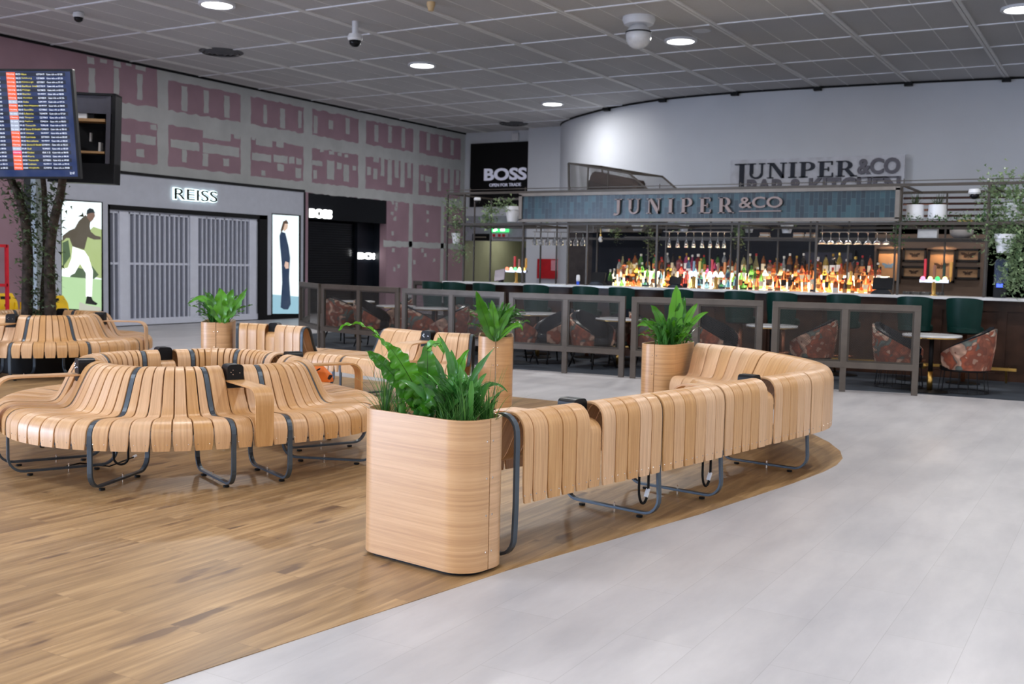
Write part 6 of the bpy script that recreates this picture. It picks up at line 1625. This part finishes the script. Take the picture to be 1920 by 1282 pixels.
for k in range(rows):
    y0 = ytop - (k + 1) * rh; tgt = g if k in grey else (h if k == 20 else f); sk = k * .0 
    scr(tgt, X_(15), y0 + .001, X_(31), y0 + rh, .004, .006)
    if tgt is f: child(f, 'orange_status', M_ORS, sc); f = MB()
    elif tgt is g: child(g, 'pale_status', M_PAS, sc); g = MB()
child(h, 'pink_status', mat_emit('departure_pink', (255, 60, 120), 1.0), sc)
dest = ['Nice', 'Salzburg', 'Edinburgh', 'Belfast Intl', 'Malaga', 'Berlin', 'Antalya', 'Doha', 'Milan-Malpensa', 'Seville', 'Liberia', 'Glasgow', 'Paphos', 'Tenerife', 'Sharm El Sheikh', 'Venice', 'Larnaca', 'Barcelona', 'Sharm El Sheikh', 'Sal', 'Dubai', 'Paris', 'Tenerife', 'Lisbon', 'Hurghada']
times = ['08:20', '08:20', '08:35', '08:35', '08:45', '08:50', '08:50', '08:50', '08:55', '08:55', '09:00', '09:05', '09:05', '09:10', '09:10', '09:15', '09:20', '09:25', '09:25', '09:30', '09:40', '09:40', '09:50', '10:00', '10:00']
fl = ['EZY8419', 'EZY8609', 'EZY807', 'EZY819', 'EZY8605', 'EJU8201', 'EZY8839', 'QR330', 'EJU8309', 'EZY8003', 'TOM070', 'EZY863', 'TOM6514', 'TOM6148', 'TOM6152', 'EJU8207', 'EZY8701', 'EJU8603', 'EZY8741', 'TOM032', 'EK12', 'EZY8323', 'EZY8003', 'EJU8813', 'EZY8743']
gate = ['07:20', '07:20', '07:45', '07:45', '07:55', '08:00', '07:55', '07:35', '08:05', '08:05', '07:20', '08:15', '08:05', '08:10', '08:10', '08:25', '08:30', '08:35', '08:25', '08:30', '08:40', '08:50', '09:00', '09:10', '09:00']
wt = MB(); yt = MB()
for k in range(rows):
    y0 = ytop - (k + 1) * rh + rh * .3; hh = rh * .4; P0 = lambda px: rb + ux * X_(px) + up * y0 + nz * .006
    put_text(wt, times[k], P0(32), ux, up, hh, 8.5 * k_px, -.004, .002); put_text(yt, dest[k], P0(42), ux, up, hh, min(27, 2.4 * len(dest[k])) * k_px, -.004, .002)
    put_text(wt, fl[k], P0(70), ux, up, hh, 14 * k_px, -.004, .002); put_text(wt, 'Gate info at ' + gate[k], P0(88), ux, up, hh, 29 * k_px, -.004, .002)
    put_text(wt, 'Closing' if k not in grey else 'On time', P0(16), ux, up, hh, 13 * k_px, -.004, .002)
    put_text(wt, 'at ' + gate[(k * 7) % 25], P0(2 - 12), ux, up, hh, 13 * k_px, -.004, .002)
put_text(wt, '21:47', rb + ux * X_(117) + up * .03 + nz * .006, ux, up, .03, 9 * k_px, -.004, .002)
child(wt, 'white_lettering', mat_emit('departure_white_text', (225, 235, 255), 1.6), sc); child(yt, 'yellow_lettering', mat_emit('departure_yellow_text', (250, 236, 90), 1.3), sc)
# open back of the second screen
t = thing('screen_cabinet', 'open black equipment cabinet with shelves hanging right of the departure board', 'cabinet', tuple(PD(178, 343, 14.9)))
o_ = PD(137, 342, 14.9); ux2 = (PD(214, 345, 14.95) - o_); Wc = ux2.length; ux2.normalize(); up2 = (PD(216, 176, 14.85) - PD(212, 345, 14.95)); Hc_ = up2.length; up2.normalize(); nz2 = ux2.cross(up2).normalized(); 
if nz2.dot(CAM - o_) < 0: nz2 = -nz2
o_ = o_ - ux2 * .35; Wc += .35
def cab(mb, x0, y0, x1, y1, t0, t1): mb.prism([(x0, y0), (x1, y0), (x1, y1), (x0, y1)], lambda x, y, q: o_ + ux2 * x + up2 * y + nz2 * q, t0, t1)
f = MB(); cab(f, 0, 0, Wc, Hc_, -.3, -.28); cab(f, 0, 0, Wc, .28, -.28, 0); cab(f, Wc - .05, 0, Wc, Hc_, -.28, 0.02); cab(f, 0, Hc_ - .03, Wc, Hc_, -.28, 0.02); cab(f, 0, 0, .04, Hc_, -.28, 0); child(f, 'cabinet_case', M_BLACK, t)
f = MB(); cab(f, .3, Hc_ - .28, Wc - .06, Hc_ - .03, -.05, -.02); cab(f, Wc - .13, .25, Wc - .07, Hc_ - .03, -.05, 0); child(f, 'inner_plate', M('grey_inner_plate', (72, 72, 82), .5), t)
f = MB(); cab(f, .3, .86, Wc - .15, .90, -.27, -.02); child(f, 'shelf', M('wood_ply_shelf', (150, 118, 80), .6), t); f = MB(); cab(f, .3, .42, Wc - .15, .45, -.27, -.02); child(f, 'shelf', M('wood_ply_shelf', (0, 0, 0)), t)
f = MB(); cab(f, .36, .90, .50, 1.02, -.2, -.05); child(f, 'power_unit', M_WHITE, t); f = MB(); cab(f, .53, .90, .60, 1.04, -.2, -.05); child(f, 'power_unit', M_BLACK, t)
f = MB(); cab(f, .66, .45, .69, .58, -.2, -.08); cab(f, .5, .6, .52, .72, -.26, -.2); child(f, 'small_box', M('pale_grey_box', (170, 170, 172), .5), t)
# yellow signs and red trolley by the wall
M_YEL = M('yellow_plastic', (232, 190, 12), .4); M_RED = M('red_painted_frame', (196, 22, 40), .4)
def floor_sign(px, Xp, lb, w_=.55, h=.62, zb=0.0):
    p = PX(px, 560, Xp); t = thing('floor_sign', lb, 'sign', (Xp, p.y, 0), 0, 'yellow floor signs by the wall')
    pts = [(-w_ / 2, 0), (-w_ / 2 + .02, h * .8), (-w_ / 2 + .1, h), (w_ / 2 - .1, h), (w_ / 2 - .02, h * .8), (w_ / 2, 0), (w_ / 2 - .1, 0), (w_ / 2 - .14, .1), (-w_ / 2 + .14, .1), (-w_ / 2 + .1, 0)]
    for s_ in (-1, 1):
        f = MB(); f.prism(pts, lambda y, z, q: (Xp + q + s_ * (.16 - z * .2), p.y + y, z), -.012, .012); child(f, 'sign_leaf', M_YEL, t)
    f = MB(); f.prism([(-.1, h * .86), (-.1, h * .93), (.1, h * .93), (.1, h * .86)], lambda y, z, q: (Xp + q + (.16 - z * .2), p.y + y, z), .012, .016)
    f.prism([(-.12, h * .3), (0, h * .62), (.12, h * .3)], lambda y, z, q: (Xp + q + (.16 - z * .2), p.y + y, z), .012, .016); f.box((Xp + .13, p.y - .05, h * .72), (.03, .05, .05)); child(f, 'black_symbol', M_BLK, t)
floor_sign(99, -17.9, 'yellow wet floor sign with black symbol beside the lit poster', .62, .72); floor_sign(8, -17.9, 'yellow wet floor sign at the left edge behind the red frame', .5, .78)
a, b = PX(18, 560, -17.7), PX(62, 560, -17.7); t = thing('folding_barrier', 'yellow folding lattice barrier between the yellow signs', 'barrier', (-17.7, (a.y + b.y) / 2, 0)); f = MB(); L_ = b.y - a.y
for k in range(5):
    y = a.y + L_ * k / 4; f.bar((-17.7, y, 0), (-17.7, y, .62), .04)
for k in range(4):
    y = a.y + L_ * k / 4; f.bar((-17.7, y, .1), (-17.7, y + L_ / 4, .58), .025); f.bar((-17.7, y, .58), (-17.7, y + L_ / 4, .1), .025)
child(f, 'lattice', M_YEL, t)
a, b = PX(-40, 450, -17.2), PX(12, 450, -17.2); t = thing('red_trolley', 'red metal trolley frame at the left edge beside the yellow signs', 'trolley', (-17.2, (a.y + b.y) / 2, 0)); f = MB()
for y in (a.y, b.y):
    for x in (-17.2, -16.7): f.bar((x, y, .03), (x, y, 1.66 if x < -17 else .7), .05)
for z in (1.64, .95): f.bar((-17.2, a.y, z), (-17.2, b.y, z), .05)
f.span((-17.2, a.y, .1), (-16.7, b.y, .26)); child(f, 'frame', M_RED, t)
for y in (a.y + .05, b.y - .05):
    for x in (-17.15, -16.75): g = MB(); g.lathe([(0, -.02), (.05, -.02), (.05, .02), (0, .02)], (x, y, .05), 14, True, 'Y'); child(g, 'wheel', M_BLACK, t)
